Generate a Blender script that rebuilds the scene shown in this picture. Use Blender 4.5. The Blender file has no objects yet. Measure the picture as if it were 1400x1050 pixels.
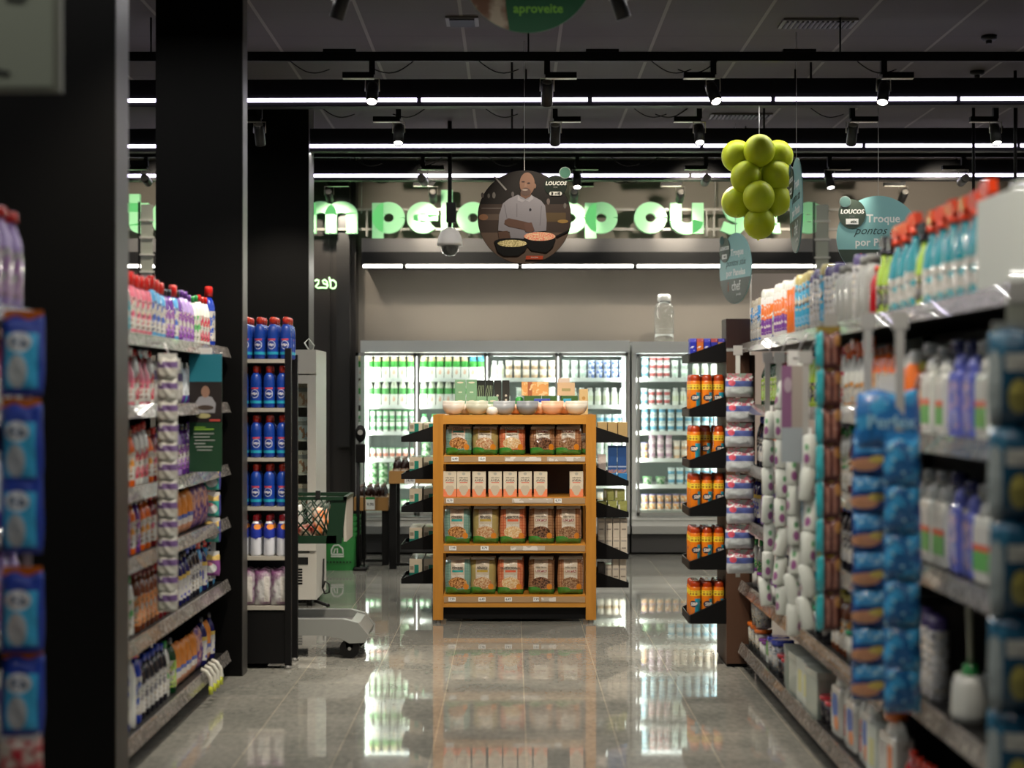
import bpy, math, random
from mathutils import Vector, Matrix
random.seed(7)
PI = math.pi
SC = bpy.context.scene
COL = SC.collection
F = 2100.0          # focal length in pixels of the 1400 px wide frame
# ---------------------------------------------------------------- camera
cd = bpy.data.cameras.new('camera')
cam = bpy.data.objects.new('camera', cd); COL.objects.link(cam)
cam.location = (0, 0, 1.5); cam.rotation_euler = (PI/2, 0, 0)
cd.sensor_width = 36; cd.lens = 36*F/1400; cd.shift_y = 15/1400
cd.clip_start = .05; cd.clip_end = 60
cd.dof.use_dof = True; cd.dof.focus_distance = 10.15; cd.dof.aperture_fstop = 1.5
SC.camera = cam
# ---------------------------------------------------------------- world, exposure
w = bpy.data.worlds.new('world'); SC.world = w; w.use_nodes = True
w.node_tree.nodes['Background'].inputs[0].default_value = (.5, .55, .6, 1)
w.node_tree.nodes['Background'].inputs[1].default_value = .02
vs = SC.view_settings
vs.view_transform = 'Standard'; vs.look = 'None'; vs.gamma = 1; vs.use_curve_mapping = False
vs.exposure = .35
def area(name, loc, rot, sx, sy, power, col=(1, 1, 1), spread=PI, parent=None):
    l = bpy.data.lights.new(name, 'AREA'); l.shape = 'RECTANGLE'; l.size = sx; l.size_y = sy
    l.energy = power; l.color = col; l.spread = spread
    o = bpy.data.objects.new(name, l); COL.objects.link(o); o.location = loc; o.rotation_euler = rot
    if parent: o.parent = parent
    return o
# ---------------------------------------------------------------- pixel helpers (for measuring real places)
def X(px, d): return (px-700)*d/F
def Z(py, d): return 1.5+(540-py)*d/F
# ---------------------------------------------------------------- materials
_M = {}
def M(col, rough=.45, metal=0, emit=0, coat=0, spec=.5, alpha=1, trans=0):
    k = (tuple(col), rough, metal, emit, coat, spec, alpha, trans)
    if k in _M: return _M[k]
    m = bpy.data.materials.new('plain'); m.use_nodes = True
    b = m.node_tree.nodes['Principled BSDF']
    b.inputs['Base Color'].default_value = (*col, 1)
    b.inputs['Roughness'].default_value = rough; b.inputs['Metallic'].default_value = metal
    b.inputs['Coat Weight'].default_value = coat; b.inputs['Specular IOR Level'].default_value = spec
    b.inputs['Transmission Weight'].default_value = trans
    if emit:
        b.inputs['Emission Color'].default_value = (*col, 1); b.inputs['Emission Strength'].default_value = emit
    _M[k] = m; return m
class NT:
    def __init__(s, name, rough=.4, coat=0):
        s.m = bpy.data.materials.new(name); s.m.use_nodes = True; s.t = s.m.node_tree
        s.b = s.t.nodes['Principled BSDF']; s.b.inputs['Roughness'].default_value = rough
        s.b.inputs['Coat Weight'].default_value = coat
        s.co = s.t.nodes.new('ShaderNodeTexCoord').outputs['Object']
        s._sep = None
    def n(s, t, **k):
        x = s.t.nodes.new(t)
        for a, v in k.items(): setattr(x, a, v)
        return x
    def lk(s, a, b): s.t.links.new(a, b)
    def math(s, op, a, b=None):
        x = s.n('ShaderNodeMath', operation=op)
        for i, v in enumerate((a, b)):
            if v is None: continue
            if isinstance(v, (int, float)): x.inputs[i].default_value = v
            else: s.lk(v, x.inputs[i])
        return x.outputs[0]
    def xyz(s):
        if not s._sep:
            p = s.n('ShaderNodeSeparateXYZ'); s.lk(s.co, p.inputs[0]); s._sep = p
        return s._sep.outputs
    def mul(s, *a):
        r = a[0]
        for q in a[1:]: r = s.math('MULTIPLY', r, q)
        return r
    def box(s, x0, x1, z0, z1):
        o = s.xyz(); L = []
        if x0 is not None: L.append(s.math('GREATER_THAN', o[0], x0))
        if x1 is not None: L.append(s.math('LESS_THAN', o[0], x1))
        if z0 is not None: L.append(s.math('GREATER_THAN', o[2], z0))
        if z1 is not None: L.append(s.math('LESS_THAN', o[2], z1))
        return s.mul(*L)
    def ell(s, cx, cz, rx, rz):
        o = s.xyz()
        a = s.math('POWER', s.math('ABSOLUTE', s.math('DIVIDE', s.math('SUBTRACT', o[0], cx), rx)), 2)
        b = s.math('POWER', s.math('ABSOLUTE', s.math('DIVIDE', s.math('SUBTRACT', o[2], cz), rz)), 2)
        return s.math('LESS_THAN', s.math('ADD', a, b), 1)
    def noise(s, scale, thr=None, detail=2, vec=None, sc3=None):
        x = s.n('ShaderNodeTexNoise'); x.inputs['Scale'].default_value = scale; x.inputs['Detail'].default_value = detail
        v = s.co
        if sc3:
            mp = s.n('ShaderNodeMapping'); mp.inputs['Scale'].default_value = sc3; s.lk(s.co, mp.inputs[0]); v = mp.outputs[0]
        s.lk(v, x.inputs['Vector'])
        if thr is None: return x.outputs[0]
        return s.math('GREATER_THAN', x.outputs[0], thr)
    def checker(s, scale):
        o = s.xyz()
        a = s.math('GREATER_THAN', s.math('FRACT', s.math('MULTIPLY', o[0], scale)), .35)
        b = s.math('GREATER_THAN', s.math('FRACT', s.math('MULTIPLY', o[2], scale)), .35)
        return s.mul(a, b)
    def mix(s, fac, a, b):
        x = s.n('ShaderNodeMix', data_type='RGBA')
        if isinstance(fac, (int, float)): x.inputs[0].default_value = fac
        else: s.lk(fac, x.inputs[0])
        for i, v in ((6, a), (7, b)):
            if isinstance(v, tuple): x.inputs[i].default_value = (*v[:3], 1)
            else: s.lk(v, x.inputs[i])
        return x.outputs[2]
    def done(s, col, bump=None, strength=.3):
        if isinstance(col, tuple): s.b.inputs['Base Color'].default_value = (*col[:3], 1)
        else: s.lk(col, s.b.inputs['Base Color'])
        if bump is not None:
            x = s.n('ShaderNodeBump'); x.inputs['Strength'].default_value = strength; x.inputs['Distance'].default_value = .01
            s.lk(bump, x.inputs['Height']); s.lk(x.outputs[0], s.b.inputs['Normal'])
        return s.m
def PR(base, layers, rough=.35, name='printed', coat=.2, bump=0):
    """printed pack: base colour (or socket builder) and layers (mask spec, colour); mask spec: ('b',x0,x1,z0,z1) ('e',cx,cz,rx,rz) ('n',scale,thr) ('c',scale); colour: rgb or (rgb, rgb, noise scale)"""
    t = NT(name, rough, coat)
    def C(c):
        if isinstance(c[0], tuple):
            n = t.noise(c[2], None, 3); r = t.math('MULTIPLY', t.math('SUBTRACT', n, .42), 6)
            x = t.n('ShaderNodeClamp'); t.lk(r, x.inputs[0]); return t.mix(x.outputs[0], c[0], c[1])
        return c
    col = C(base)
    for specs, c in layers:
        ms = []
        if not isinstance(specs, list): specs = [specs]
        for sp in specs:
            ms.append({'b': t.box, 'e': t.ell, 'n': t.noise, 'c': t.checker}[sp[0]](*sp[1:]))
        col = t.mix(t.mul(*ms) if len(ms) > 1 else ms[0], col, C(c))
    if name in ('bag print', 'pack print', 'pouch print', 'blister print'): return t.done(col, t.noise(24, None, 3), 1.0)
    return t.done(col)
BLACK = M((.0025, .0025, .0028), .5, spec=.25); DARK = M((.01, .01, .01), .5, spec=.3); WHITE = M((.75, .75, .72), .4)
STEEL = M((.55, .55, .55), .3, .9); GREY = M((.25, .25, .24), .5); PAPER = M((.8, .8, .78), .6)
# ---------------------------------------------------------------- mesh builder
class MB:
    def __init__(s): s.v = []; s.f = []; s.mi = []; s.sm = []; s.m = []
    def mat(s, m):
        if m not in s.m: s.m.append(m)
        return s.m.index(m)
    def add(s, vs, fs, m, smooth=False, T=None):
        o = len(s.v)
        s.v += [tuple(T @ Vector(p)) if T else tuple(p) for p in vs]
        i = s.mat(m)
        for f in fs: s.f.append([o+q for q in f]); s.mi.append(i); s.sm.append(smooth)
        return s
    def box(s, a, b, m, T=None):
        x0, y0, z0 = a; x1, y1, z1 = b
        return s.add([(x0,y0,z0),(x1,y0,z0),(x1,y1,z0),(x0,y1,z0),(x0,y0,z1),(x1,y0,z1),(x1,y1,z1),(x0,y1,z1)],
              [(0,3,2,1),(4,5,6,7),(0,1,5,4),(1,2,6,5),(2,3,7,6),(3,0,4,7)], m, False, T)
    def cbox(s, c, d, m, T=None):
        return s.box([c[i]-d[i]/2 for i in range(3)], [c[i]+d[i]/2 for i in range(3)], m, T)
    def rbox(s, a, b, r, m, T=None, n=3):   # box with rounded vertical edges and slightly inset top and bottom
        x0, y0, z0 = a; x1, y1, z1 = b; pts = []
        for cx, cy, a0 in ((x1-r, y1-r, 0), (x0+r, y1-r, PI/2), (x0+r, y0+r, PI), (x1-r, y0+r, 1.5*PI)):
            for k in range(n+1):
                t = a0+k*PI/2/n; pts.append((cx+r*math.cos(t), cy+r*math.sin(t)))
        cx, cy = (x0+x1)/2, (y0+y1)/2; e = r*.5
        def ring(z, ins):
            fx = 1-2*ins/(x1-x0); fy = 1-2*ins/(y1-y0)
            return [(cx+(p[0]-cx)*fx, cy+(p[1]-cy)*fy, z) for p in pts]
        return s.rings([ring(z0, e*.6), ring(z0+e, 0), ring(z1-e, 0), ring(z1, e*.6)], m, False, T)
    def rings(s, R, m, smooth=True, T=None, cap=True):
        n = len(R[0]); v = [p for r in R for p in r]; f = []
        for i in range(len(R)-1):
            for j in range(n):
                k = (j+1) % n; f.append((i*n+j, i*n+k, (i+1)*n+k, (i+1)*n+j))
        s.add(v, f, m, smooth, T)
        if cap:
            o = len(s.v)-len(v); i = s.mat(m)
            s.f.append([o+j for j in reversed(range(n))]); s.mi.append(i); s.sm.append(False)
            s.f.append([o+(len(R)-1)*n+j for j in range(n)]); s.mi.append(i); s.sm.append(False)
        return s
    def lathe(s, prof, m, n=16, sx=1, sy=1, T=None, smooth=True, cap=True, sq=0):
        R = []
        for r, z in prof:
            ring = []
            for j in range(n):
                t = 2*PI*j/n; c, q = math.cos(t), math.sin(t)
                k = 1
                if sq: k = 1/max(abs(c), abs(q))**sq
                ring.append((r*c*sx*k, r*q*sy*k, z))
            R.append(ring)
        return s.rings(R, m, smooth, T, cap)
    def cyl(s, p, q, r, m, n=10, r2=None, smooth=True):
        p = Vector(p); q = Vector(q); d = q-p
        T = Matrix.Translation(p) @ d.to_track_quat('Z', 'Y').to_matrix().to_4x4()
        return s.lathe([(r, 0), (r if r2 is None else r2, d.length)], m, n, T=T, smooth=smooth)
    def tube(s, pts, r, m, n=6):
        pts = [Vector(p) for p in pts]; R = []
        for i, p in enumerate(pts):
            d = pts[min(i+1, len(pts)-1)]-pts[max(i-1, 0)]
            qd = d.to_track_quat('Z', 'Y').to_matrix()
            R.append([tuple(p+qd @ Vector((r*math.cos(2*PI*j/n), r*math.sin(2*PI*j/n), 0))) for j in range(n)])
        return s.rings(R, m)
    def prism(s, poly, y0, y1, m, T=None):    # poly in (x,z), extruded along y
        n = len(poly); v = [(p[0], y0, p[1]) for p in poly]+[(p[0], y1, p[1]) for p in poly]
        f = [list(range(n)), [n+i for i in reversed(range(n))]]+[(i, n+i, n+(i+1) % n, (i+1) % n) for i in range(n)]
        return s.add(v, f, m, False, T)
    def prismx(s, poly, x0, x1, m, T=None):    # poly in (y,z), extruded along x
        n = len(poly); v = [(x0, p[0], p[1]) for p in poly]+[(x1, p[0], p[1]) for p in poly]
        f = [list(range(n)), [n+i for i in reversed(range(n))]]+[(i, n+i, n+(i+1) % n, (i+1) % n) for i in range(n)]
        return s.add(v, f, m, False, T)
    def disc(s, cx, cz, rx, rz, y0, y1, m, n=40, T=None):
        return s.prism([(cx+rx*math.cos(2*PI*k/n), cz+rz*math.sin(2*PI*k/n)) for k in range(n)], y0, y1, m, T)
    def sphere(s, c, r, m, n=14, T=None):
        sx, sy, sz = (r, r, r) if isinstance(r, (int, float)) else r
        TT = Matrix.Translation(Vector(c)) @ Matrix.Diagonal((sx, sy, sz, 1))
        if T: TT = T @ TT
        k = max(6, n//2)
        return s.lathe([(max(.02, math.sin(PI*i/k)), -math.cos(PI*i/k)) for i in range(k+1)], m, n, T=TT)
    def stroke(s, pts, w, y0, y1, m):        # thick polyline in the xz plane
        P = [Vector(p) for p in pts]; L = []; R = []
        for i, p in enumerate(P):
            d = (P[min(i+1, len(P)-1)]-P[max(i-1, 0)]).normalized(); nrm = Vector((-d.y, d.x))
            L.append(p+nrm*w/2); R.append(p-nrm*w/2)
        for i in range(len(P)-1):
            s.prism([tuple(L[i]), tuple(L[i+1]), tuple(R[i+1]), tuple(R[i])], y0, y1, m)
        return s
    def text(s, st, size, m, x=0, y=0, z=0, off=0, ext=.0006, align='CENTER', T=None, shear=0, sx=1):
        v, f = text_data(st, off, align, shear)
        o = [(x+p[0]*size*sx, y-(ext if p[2] > 0 else 0), z+p[1]*size) for p in v]
        return s.add(o, f, m, False, T)
    def mesh(s, name):
        me = bpy.data.meshes.new(name); me.from_pydata(s.v, [], s.f)
        for m in s.m: me.materials.append(m)
        me.polygons.foreach_set('material_index', s.mi); me.polygons.foreach_set('use_smooth', s.sm)
        me.update(); fixn(me); return me
def fixn(me):
    import bmesh
    b = bmesh.new(); b.from_mesh(me); bmesh.ops.recalc_face_normals(b, faces=b.faces); b.to_mesh(me); b.free()
_TX = {}
def text_data(st, off, align, shear):
    k = (st, off, align, shear)
    if k in _TX: return _TX[k]
    c = bpy.data.curves.new('lettering', 'FONT'); c.body = st; c.size = 1; c.offset = off; c.align_x = align
    c.align_y = 'CENTER'; c.extrude = .01; c.resolution_u = 2; c.shear = shear
    o = bpy.data.objects.new('lettering', c); COL.objects.link(o)
    dg = bpy.context.evaluated_depsgraph_get(); me = bpy.data.meshes.new_from_object(o.evaluated_get(dg))
    v = [tuple(q.co) for q in me.vertices]; f = [list(p.vertices) for p in me.polygons]
    bpy.data.objects.remove(o); bpy.data.meshes.remove(me)
    _TX[k] = (v, f); return v, f
# ---------------------------------------------------------------- objects
def obj(name, mb, parent=None, loc=None, rot=None):
    o = bpy.data.objects.new(name, mb.mesh(name) if isinstance(mb, MB) else mb); COL.objects.link(o)
    if parent: o.parent = parent
    if loc: o.location = loc
    if rot: o.rotation_euler = rot
    return o
def tag(o, label, cat, group=None, kind=None):
    o['label'] = label; o['category'] = cat
    if group: o['group'] = group
    if kind: o['kind'] = kind
    return o
def thing(name, label, cat, loc=(0, 0, 0), rotz=0, group=None):
    o = bpy.data.objects.new(name, None); COL.objects.link(o); o.location = loc; o.rotation_euler = (0, 0, rotz)
    o.empty_display_size = .05
    return tag(o, label, cat, group)
def struct(name, mb):
    o = obj(name, mb); o['kind'] = 'structure'; return o
ORD = 'zero first second third fourth fifth sixth seventh eighth ninth tenth eleventh twelfth thirteenth fourteenth fifteenth sixteenth seventeenth eighteenth nineteenth twentieth'.split()
TENS = ['', '', 'twenty', 'thirty', 'forty', 'fifty']
def ordn(n): return ORD[n] if n <= 20 else (TENS[n//10]+'-'+ORD[n % 10] if n % 10 else TENS[n//10][:-1]+'ieth')
class Kind:
    """one kind of product: parts = [(name, MB, [(subname, MB)...])]; or a single mesh"""
    def __init__(s, name, desc, cat, parts, w, single=False):
        s.name, s.desc, s.cat, s.parts, s.w, s.single = name, desc, cat, parts, w, single; s.first = None
        vs_ = [v for p in parts for v in p[1].v]; s.h = max(v[2] for v in vs_); s.front = -min(v[1] for v in vs_)
    def place(s, loc, rotz, label, group, tilt=0, scale=1):
        if s.first is None:
            if s.single:
                r = obj(s.name, s.parts[0][1])
            else:
                r = thing(s.name, '', s.cat)
                for p in s.parts:
                    o = obj(p[0], p[1], r)
                    if len(p) > 2:
                        for q in p[2]: obj(q[0], q[1], o)
            s.first = r
        else:
            r = s.first.copy(); COL.objects.link(r)
            for ch in s.first.children:
                c = ch.copy(); COL.objects.link(c); c.parent = r
                for g in ch.children:
                    d = g.copy(); COL.objects.link(d); d.parent = c
        r.location = loc; r.rotation_euler = (tilt, 0, rotz); r.scale = (scale, scale, scale)
        tag(r, label, s.cat, group); return r
# ================================================================ SETTING
# floor: polished grey stone tiles
t = NT('stone tile', .05, 0)
br = t.n('ShaderNodeTexBrick'); br.offset = .5; br.inputs['Scale'].default_value = 1
br.inputs['Mortar Size'].default_value = .0022; br.inputs['Brick Width'].default_value = .8; br.inputs['Row Height'].default_value = .395
br.inputs['Mortar Smooth'].default_value = .4
br.inputs[1].default_value = (.9, .9, .9, 1); br.inputs[2].default_value = (.76, .76, .76, 1); br.inputs[3].default_value = (1.6, 1.45, 1.25, 1)
mp = t.n('ShaderNodeMapping'); mp.inputs['Rotation'].default_value = (0, 0, PI/2); mp.inputs['Location'].default_value = (.0, -.06, 0)
t.lk(t.co, mp.inputs[0]); t.lk(mp.outputs[0], br.inputs['Vector'])
n1 = t.noise(3.0, None, 10); n2 = t.noise(38, None, 8, sc3=(1, .5, 1))
f1 = t.math('MULTIPLY', t.math('SUBTRACT', t.math('ADD', n1, n2), .75), 2.0)
c1 = t.mix(f1, (.235, .24, .215), (.38, .372, .33))
mx = t.n('ShaderNodeMix', data_type='RGBA', blend_type='MULTIPLY'); mx.inputs[0].default_value = 1
t.lk(c1, mx.inputs[6]); t.lk(br.outputs[0], mx.inputs[7])
r1 = t.math('ADD', t.math('MULTIPLY', n1, .03), .022); t.lk(r1, t.b.inputs['Roughness'])
t.b.inputs['IOR'].default_value = 1.6
FLOOR = t.done(mx.outputs[2])
struct('floor', MB().box((-7, -3, -.05), (7, 15.4, 0), FLOOR))
# ceiling: dark panels in a T-bar grid
t = NT('ceiling panel', .7)
o3 = t.xyz()
gx = t.math('LESS_THAN', t.math('FRACT', t.math('DIVIDE', t.math('ADD', o3[0], 20.0), .615)), .035)
gy = t.math('LESS_THAN', t.math('FRACT', t.math('DIVIDE', t.math('ADD', o3[1], 20.3), .615)), .012)
cc = t.mix(t.noise(1.3, None, 4), (.042, .034, .028), (.065, .052, .043))
cc = t.mix(gy, cc, (.02, .018, .015)); cc = t.mix(gx, cc, (.17, .15, .13))
CEIL = t.done(cc)
struct('ceiling', MB().box((-7, -3, 3.8), (7, 15.4, 3.9), CEIL))
t = NT('painted wall', .6); WALLG = t.done(t.mix(t.noise(1.5, None, 3), (.20, .175, .145), (.235, .205, .17)))
WALLD = M((.03, .028, .026), .6)
struct('wall_back', MB().box((-7, 15.2, 0), (7, 15.4, 3.8), WALLG))
struct('wall_left', MB().box((-7.1, -3, 0), (-7, 15.4, 3.8), WALLD))
struct('wall_right', MB().box((7, -3, 0), (7.1, 15.4, 3.8), WALLD))
struct('wall_front', MB().box((-7, -3.1, 0), (7, -3, 3.8), WALLD))
# dark panelled bay left of the fridges
mb = MB(); mb.box((-3.35, 14.95, 0), (-1.52, 15.2, 3.8), M((.028, .024, .021), .45))
for k in range(9):
    x = -3.34+k*.2; mb.box((x, 14.935, 0), (x+.17, 14.95, 3.8), M((.04, .034, .03), .4))
mb.box((-1.69, 14.8, 1.0), (-1.565, 14.934, 3.8), M((.03, .028, .026), .4))
struct('wall_panelling', mb)
# beige partition at the right, behind the shelving
PART = M((.50, .41, .36), .5)
mb = MB(); pl = [(2.09, 0), (2.09, 2.53)]+[(2.12-.03*math.cos(a), 2.53+.03*math.sin(a)) for a in (.4, .8, 1.2, 1.57)]+[(3.4, 2.56), (3.4, 0)]
mb.prism(pl, 13.4, 13.5, PART); struct('wall_partition', mb)
# bulkhead above the fridges with its light slot
for n_, (xa, xb) in enumerate(((-6.5, -3.36), (-1.43, 6.5))):
    mb = MB(); mb.box((xa, 14.62, 2.86), (xb, 15.2, 2.99), M((.11, .105, .1), .5)); mb.box((xa, 14.6, 2.74), (xb, 15.2, 2.86), BLACK)
    struct('trim_%d' % (n_+1), mb)
# ================================================================ PILLARS
def pillar(x0, x1, y0, y1, label, ec=.07):
    t_ = thing('pillar', label, 'pillar', ((x0+x1)/2, (y0+y1)/2, 0), 0)
    w_, h_ = (x1-x0)/2, (y1-y0)/2
    obj('shaft', MB().box((-w_, -h_, 0), (w_-.004, h_, 3.8), M((.0018, .0018, .0018), .6, spec=.12)), t_)
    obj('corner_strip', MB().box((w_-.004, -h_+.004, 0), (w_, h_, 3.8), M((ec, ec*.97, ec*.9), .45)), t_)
    return t_
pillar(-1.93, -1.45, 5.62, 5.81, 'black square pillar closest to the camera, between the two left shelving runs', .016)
pillar(-1.90, -1.435, 8.19, 8.33, 'black pillar at the far end of the left gondola, beside the blue bottle rack')
pillar(-2.15, -1.60, 12.1, 12.4, 'black pillar farthest from the camera, behind the white freezer')
# ================================================================ CEILING LIGHTS
LEDM = M((.82, .74, 1), .5, emit=4.5); LEDW = M((1, .97, .9), .5, emit=6)
def channel(y, zc, x0, x1, joints, label, power, slope=0, show=True):
    t_ = thing('linear_ceiling_light', label, 'ceiling light', ((x0+x1)/2, y, zc), slope, 'black linear ceiling lights across the aisle')
    h = (x1-x0)/2
    obj('housing', MB().box((-h, -.045, -.04), (h, .06, .14), BLACK), t_)
    prev = -h
    for j in joints+[x1]:
        jx = min(h, j-(x0+x1)/2)
        obj('diffuser', MB().box((prev+.015, -.058, -.012), (jx-.015, -.045, .012), LEDM), t_); prev = jx
    for k in range(-3, 4):
        obj('suspension', MB().cyl((k*2.0, 0, .14), (k*2.0, 0, 3.8-zc), .008, DARK, 6), t_)
    area('channel_lamp', (0, 0, -.05), (0, 0, 0), (x1-x0)*.95, .05, power, (1.0, .975, .93), PI, t_)
    return t_
chs = [(10.3, 'black ceiling channel with violet-white strip, closest in view', .012, 42), (12.2, 'black ceiling channel, middle of the three lit strips in view', .006, 38),
       (13.84, 'black ceiling channel with lit strip just before the big green letters', .006, 34),
       (7.4, 'black ceiling channel just above the frame, first before the visible ones', 0, 46), (5.5, 'black ceiling channel over the middle of the aisle above the frame', 0, 46),
       (3.6, 'black ceiling channel above the frame over the near aisle', 0, 36), (1.7, 'black ceiling channel directly above the camera', 0, 36)]
for y, lb, sl, pw in chs:
    js = {10.3: [-.62+0*1, .52, 1.74, 2.97, -1.9, -3.1], 12.2: [-2.6, 1.5, 2.78, 4], 13.84: [1.6, 2.86, -2.8]}.get(y, [])
    channel(y, 3.47, -6.3, 6.3, sorted(js), lb, pw, -sl)
# wall-washing strips under the bulkhead
def strip(x0, x1, label, joints):
    t_ = thing('linear_wall_light', label, 'wall light', ((x0+x1)/2, 14.56, 2.72), 0, 'strip lights under the bulkhead')
    h = (x1-x0)/2
    obj('housing', MB().box((-h, -.02, .006), (h, .035, .06), BLACK), t_)
    prev = -h
    for j in joints+[x1]:
        jx = j-(x0+x1)/2; obj('diffuser', MB().box((prev+.02, -.026, -.012), (jx-.02, .02, .014), LEDW), t_); prev = jx
    area('strip_lamp', (0, .12, -.03), (-.35, 0, 0), (x1-x0)*.98, .04, 30*(x1-x0)/6, (1, .95, .85), PI, t_)
strip(-1.43, 5.6, 'thin warm strip light running above the fridges', [X(552, 14.5), X(711, 14.5), X(869, 14.5), X(1027, 14.5), X(1180, 14.5)])
strip(-6.4, -3.37, 'thin warm strip light left of the dark panelling', [-5])
# light tracks
def track(y, z, label):
    t_ = thing('light_track', label, 'light track', (0, y, z), 0, 'black spotlight tracks under the ceiling')
    mb = MB().box((-6.2, -.018, -.028), (6.2, .018, .028), BLACK)
    for x in (-2.7, -1.05, .55, 1.75): mb.box((x-.1, -.02, .028), (x+.1, .02, .045), BLACK)
    obj('rail', mb, t_)
    for x in (-4, -2.2, 0.1, 2.0, 4.2): obj('suspension', MB().cyl((x, 0, .028), (x, 0, 3.8-z), .006, BLACK, 6), t_)
    for x, s_ in ((-1.35, 1), (-.6, -1), (-.2, 1), (.85, 1), (1.25, -1), (2.1, 1)):
        c = MB(); c.tube([(x+s_*.03*k, -.01, -.028-.045*math.sin(PI*k/8)-(.05*k/8)) for k in range(9)], .004, BLACK, 5)
        obj('cable', c, t_)
    return t_
TZ = 3.56
for y, lb in ((9.36, 'black spotlight track closest to the camera'), (10.85, 'black spotlight track behind the first lit ceiling channel'),
              (13.15, 'black spotlight track before the third lit channel'), (14.2, 'black spotlight track right before the letter sign')):
    track(y, TZ, lb)
HM = M((.008, .008, .008), .4, spec=.3); RIM = M((.5, .48, .42), .3, .8); LENS = M((1, .93, .82), .4, emit=14); LOFF = M((.5, .4, .12), .2, .9); BACKM = M((.18, .17, .15), .4)
def spot(px, d, side, aim, lit, label, energy=0, adz=-.11):
    """aim: vector the head points to; side: adapter box left -1 / right 1"""
    x = X(px, d)
    t_ = thing('track_spotlight', label, 'spotlight', (x, d, TZ), 0, 'black track spotlights')
    obj('adapter', MB().box((-.018, -.018, adz), (.018, .018, -.028), BLACK).box((min(0, side*.17)-.01, -.022, adz-.02), (max(0, side*.17)+.01, .022, adz+.014), BLACK)
        .box((min(0, side*.17)-.01, -.0225, adz-.024), (max(0, side*.17)+.01, .0225, adz-.02), RIM), t_)
    a = Vector(aim).normalized(); T = Matrix.Translation((0, 0, adz-.11)) @ a.to_track_quat('-Z', 'Y').to_matrix().to_4x4()
    y = MB(); y.tube([(-.042, 0, adz-.1), (-.042, 0, adz-.022), (.042, 0, adz-.022), (.042, 0, adz-.1)], .004, RIM, 6); obj('yoke', y, t_)
    h = MB(); h.lathe([(.024, .075), (.033, .07), (.036, .05), (.036, -.07)], HM, 18, T=T)
    h.lathe([(.034, .0751), (.02, .078)], BACKM if not lit else HM, 16, T=T); hd = obj('lamp_head', h, t_)
    l = MB(); l.lathe([(.030, -.0705), (.028, -.073)], LENS if lit else LOFF, 18, T=T)
    l.lathe([(.036, -.07), (.036, -.078), (.031, -.078), (.031, -.07)], HM, 18, T=T, cap=False); obj('lens', l, hd)
    if energy:
        s = bpy.data.lights.new('spot_lamp', 'SPOT'); s.energy = energy; s.spot_size = 1.25; s.spot_blend = .7; s.color = (1, .88, .72); s.shadow_soft_size = .03
        o = bpy.data.objects.new('spot_lamp', s); COL.objects.link(o); o.parent = t_
        o.matrix_local = T @ Matrix.Translation((0, 0, -.085))
FR = (0, -.75, -1); BK = (0, .7, -1)
R1 = [(509, -1, (0, -.7, -1), 1), (748, 1, (0, .9, -1.1), 0), (975, -1, (.25, -.7, -1), 1), (1208, 1, (-.25, -.55, -1), 1)]
for i, (px, sd, a, lit) in enumerate(R1):
    spot(px, 9.36, sd, a, lit, '%s spotlight from the left on the track closest to the camera' % ordn(i+1), 90)
for i, (px, sd, a, lit) in enumerate([(355, -1, BK, 0), (545, -1, (0, -.5, -1), 1), (759, 1, (0, .8, -1), 0), (956, -1, (0, -.6, -1), 1), (1165, 1, (.05, .8, -1), 0), (1361, -1, (0, -.5, -1), 1)]):
    spot(px, 10.85, sd, a, lit, '%s spotlight from the left on the second track' % ordn(i+1), 80)
for i, (px, sd, a, lit) in enumerate([(200, -1, (0, 1, -.14), 0), (578, 1, (.15, 1, -.14), 0), (789, 1, (0, -.5, -1), 1), (965, -1, (0, 1, -.14), 0), (1134, 1, (.1, -.4, -1), 1), (1317, -1, (0, 1, -.14), 0)]):
    spot(px, 13.15, sd, a, lit, '%s spotlight from the left on the third track' % ordn(i+1), 75)
for i, (px, a) in enumerate([(450, (0, .85, -.42)), (592, (0, .85, -.42)), (785, (0, .85, -.42)), (930, (0, .85, -.42)), (1066, (0, .85, -.42)), (1235, (0, .85, -.42))]):
    spot(px, 14.2, 1 if i % 2 == 0 else -1, a, 0, '%s spotlight from the left on the track before the letters' % ordn(i+1), 30)
# unseen spotlights added above the frame to brighten the pine unit and gondolas
for i, (x, y, a) in enumerate([(-.8, 7.2, (-.35, .25, -1)), (.5, 7.2, (.35, .15, -1)), (0, 7.2, (0, .75, -1)), (-.7, 5.0, (-.3, .5, -1)), (.4, 5.0, (.35, 0.2, -1)), (.3, 3.4, (.4, .3, -1))]):
    spot(700+x*F/y, y, 1, a, 1, ['added left spotlight over the gondola ends, above the frame', 'added right spotlight over the gondola ends, above the frame', 'added middle spotlight over the aisle aimed at the wooden unit',
        'added left spotlight over the middle aisle, above the frame', 'added right spotlight over the middle aisle, above the frame', 'added spotlight over the near aisle, above the frame'][i], [130, 100, 270, 130, 80, 60][i])
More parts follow.
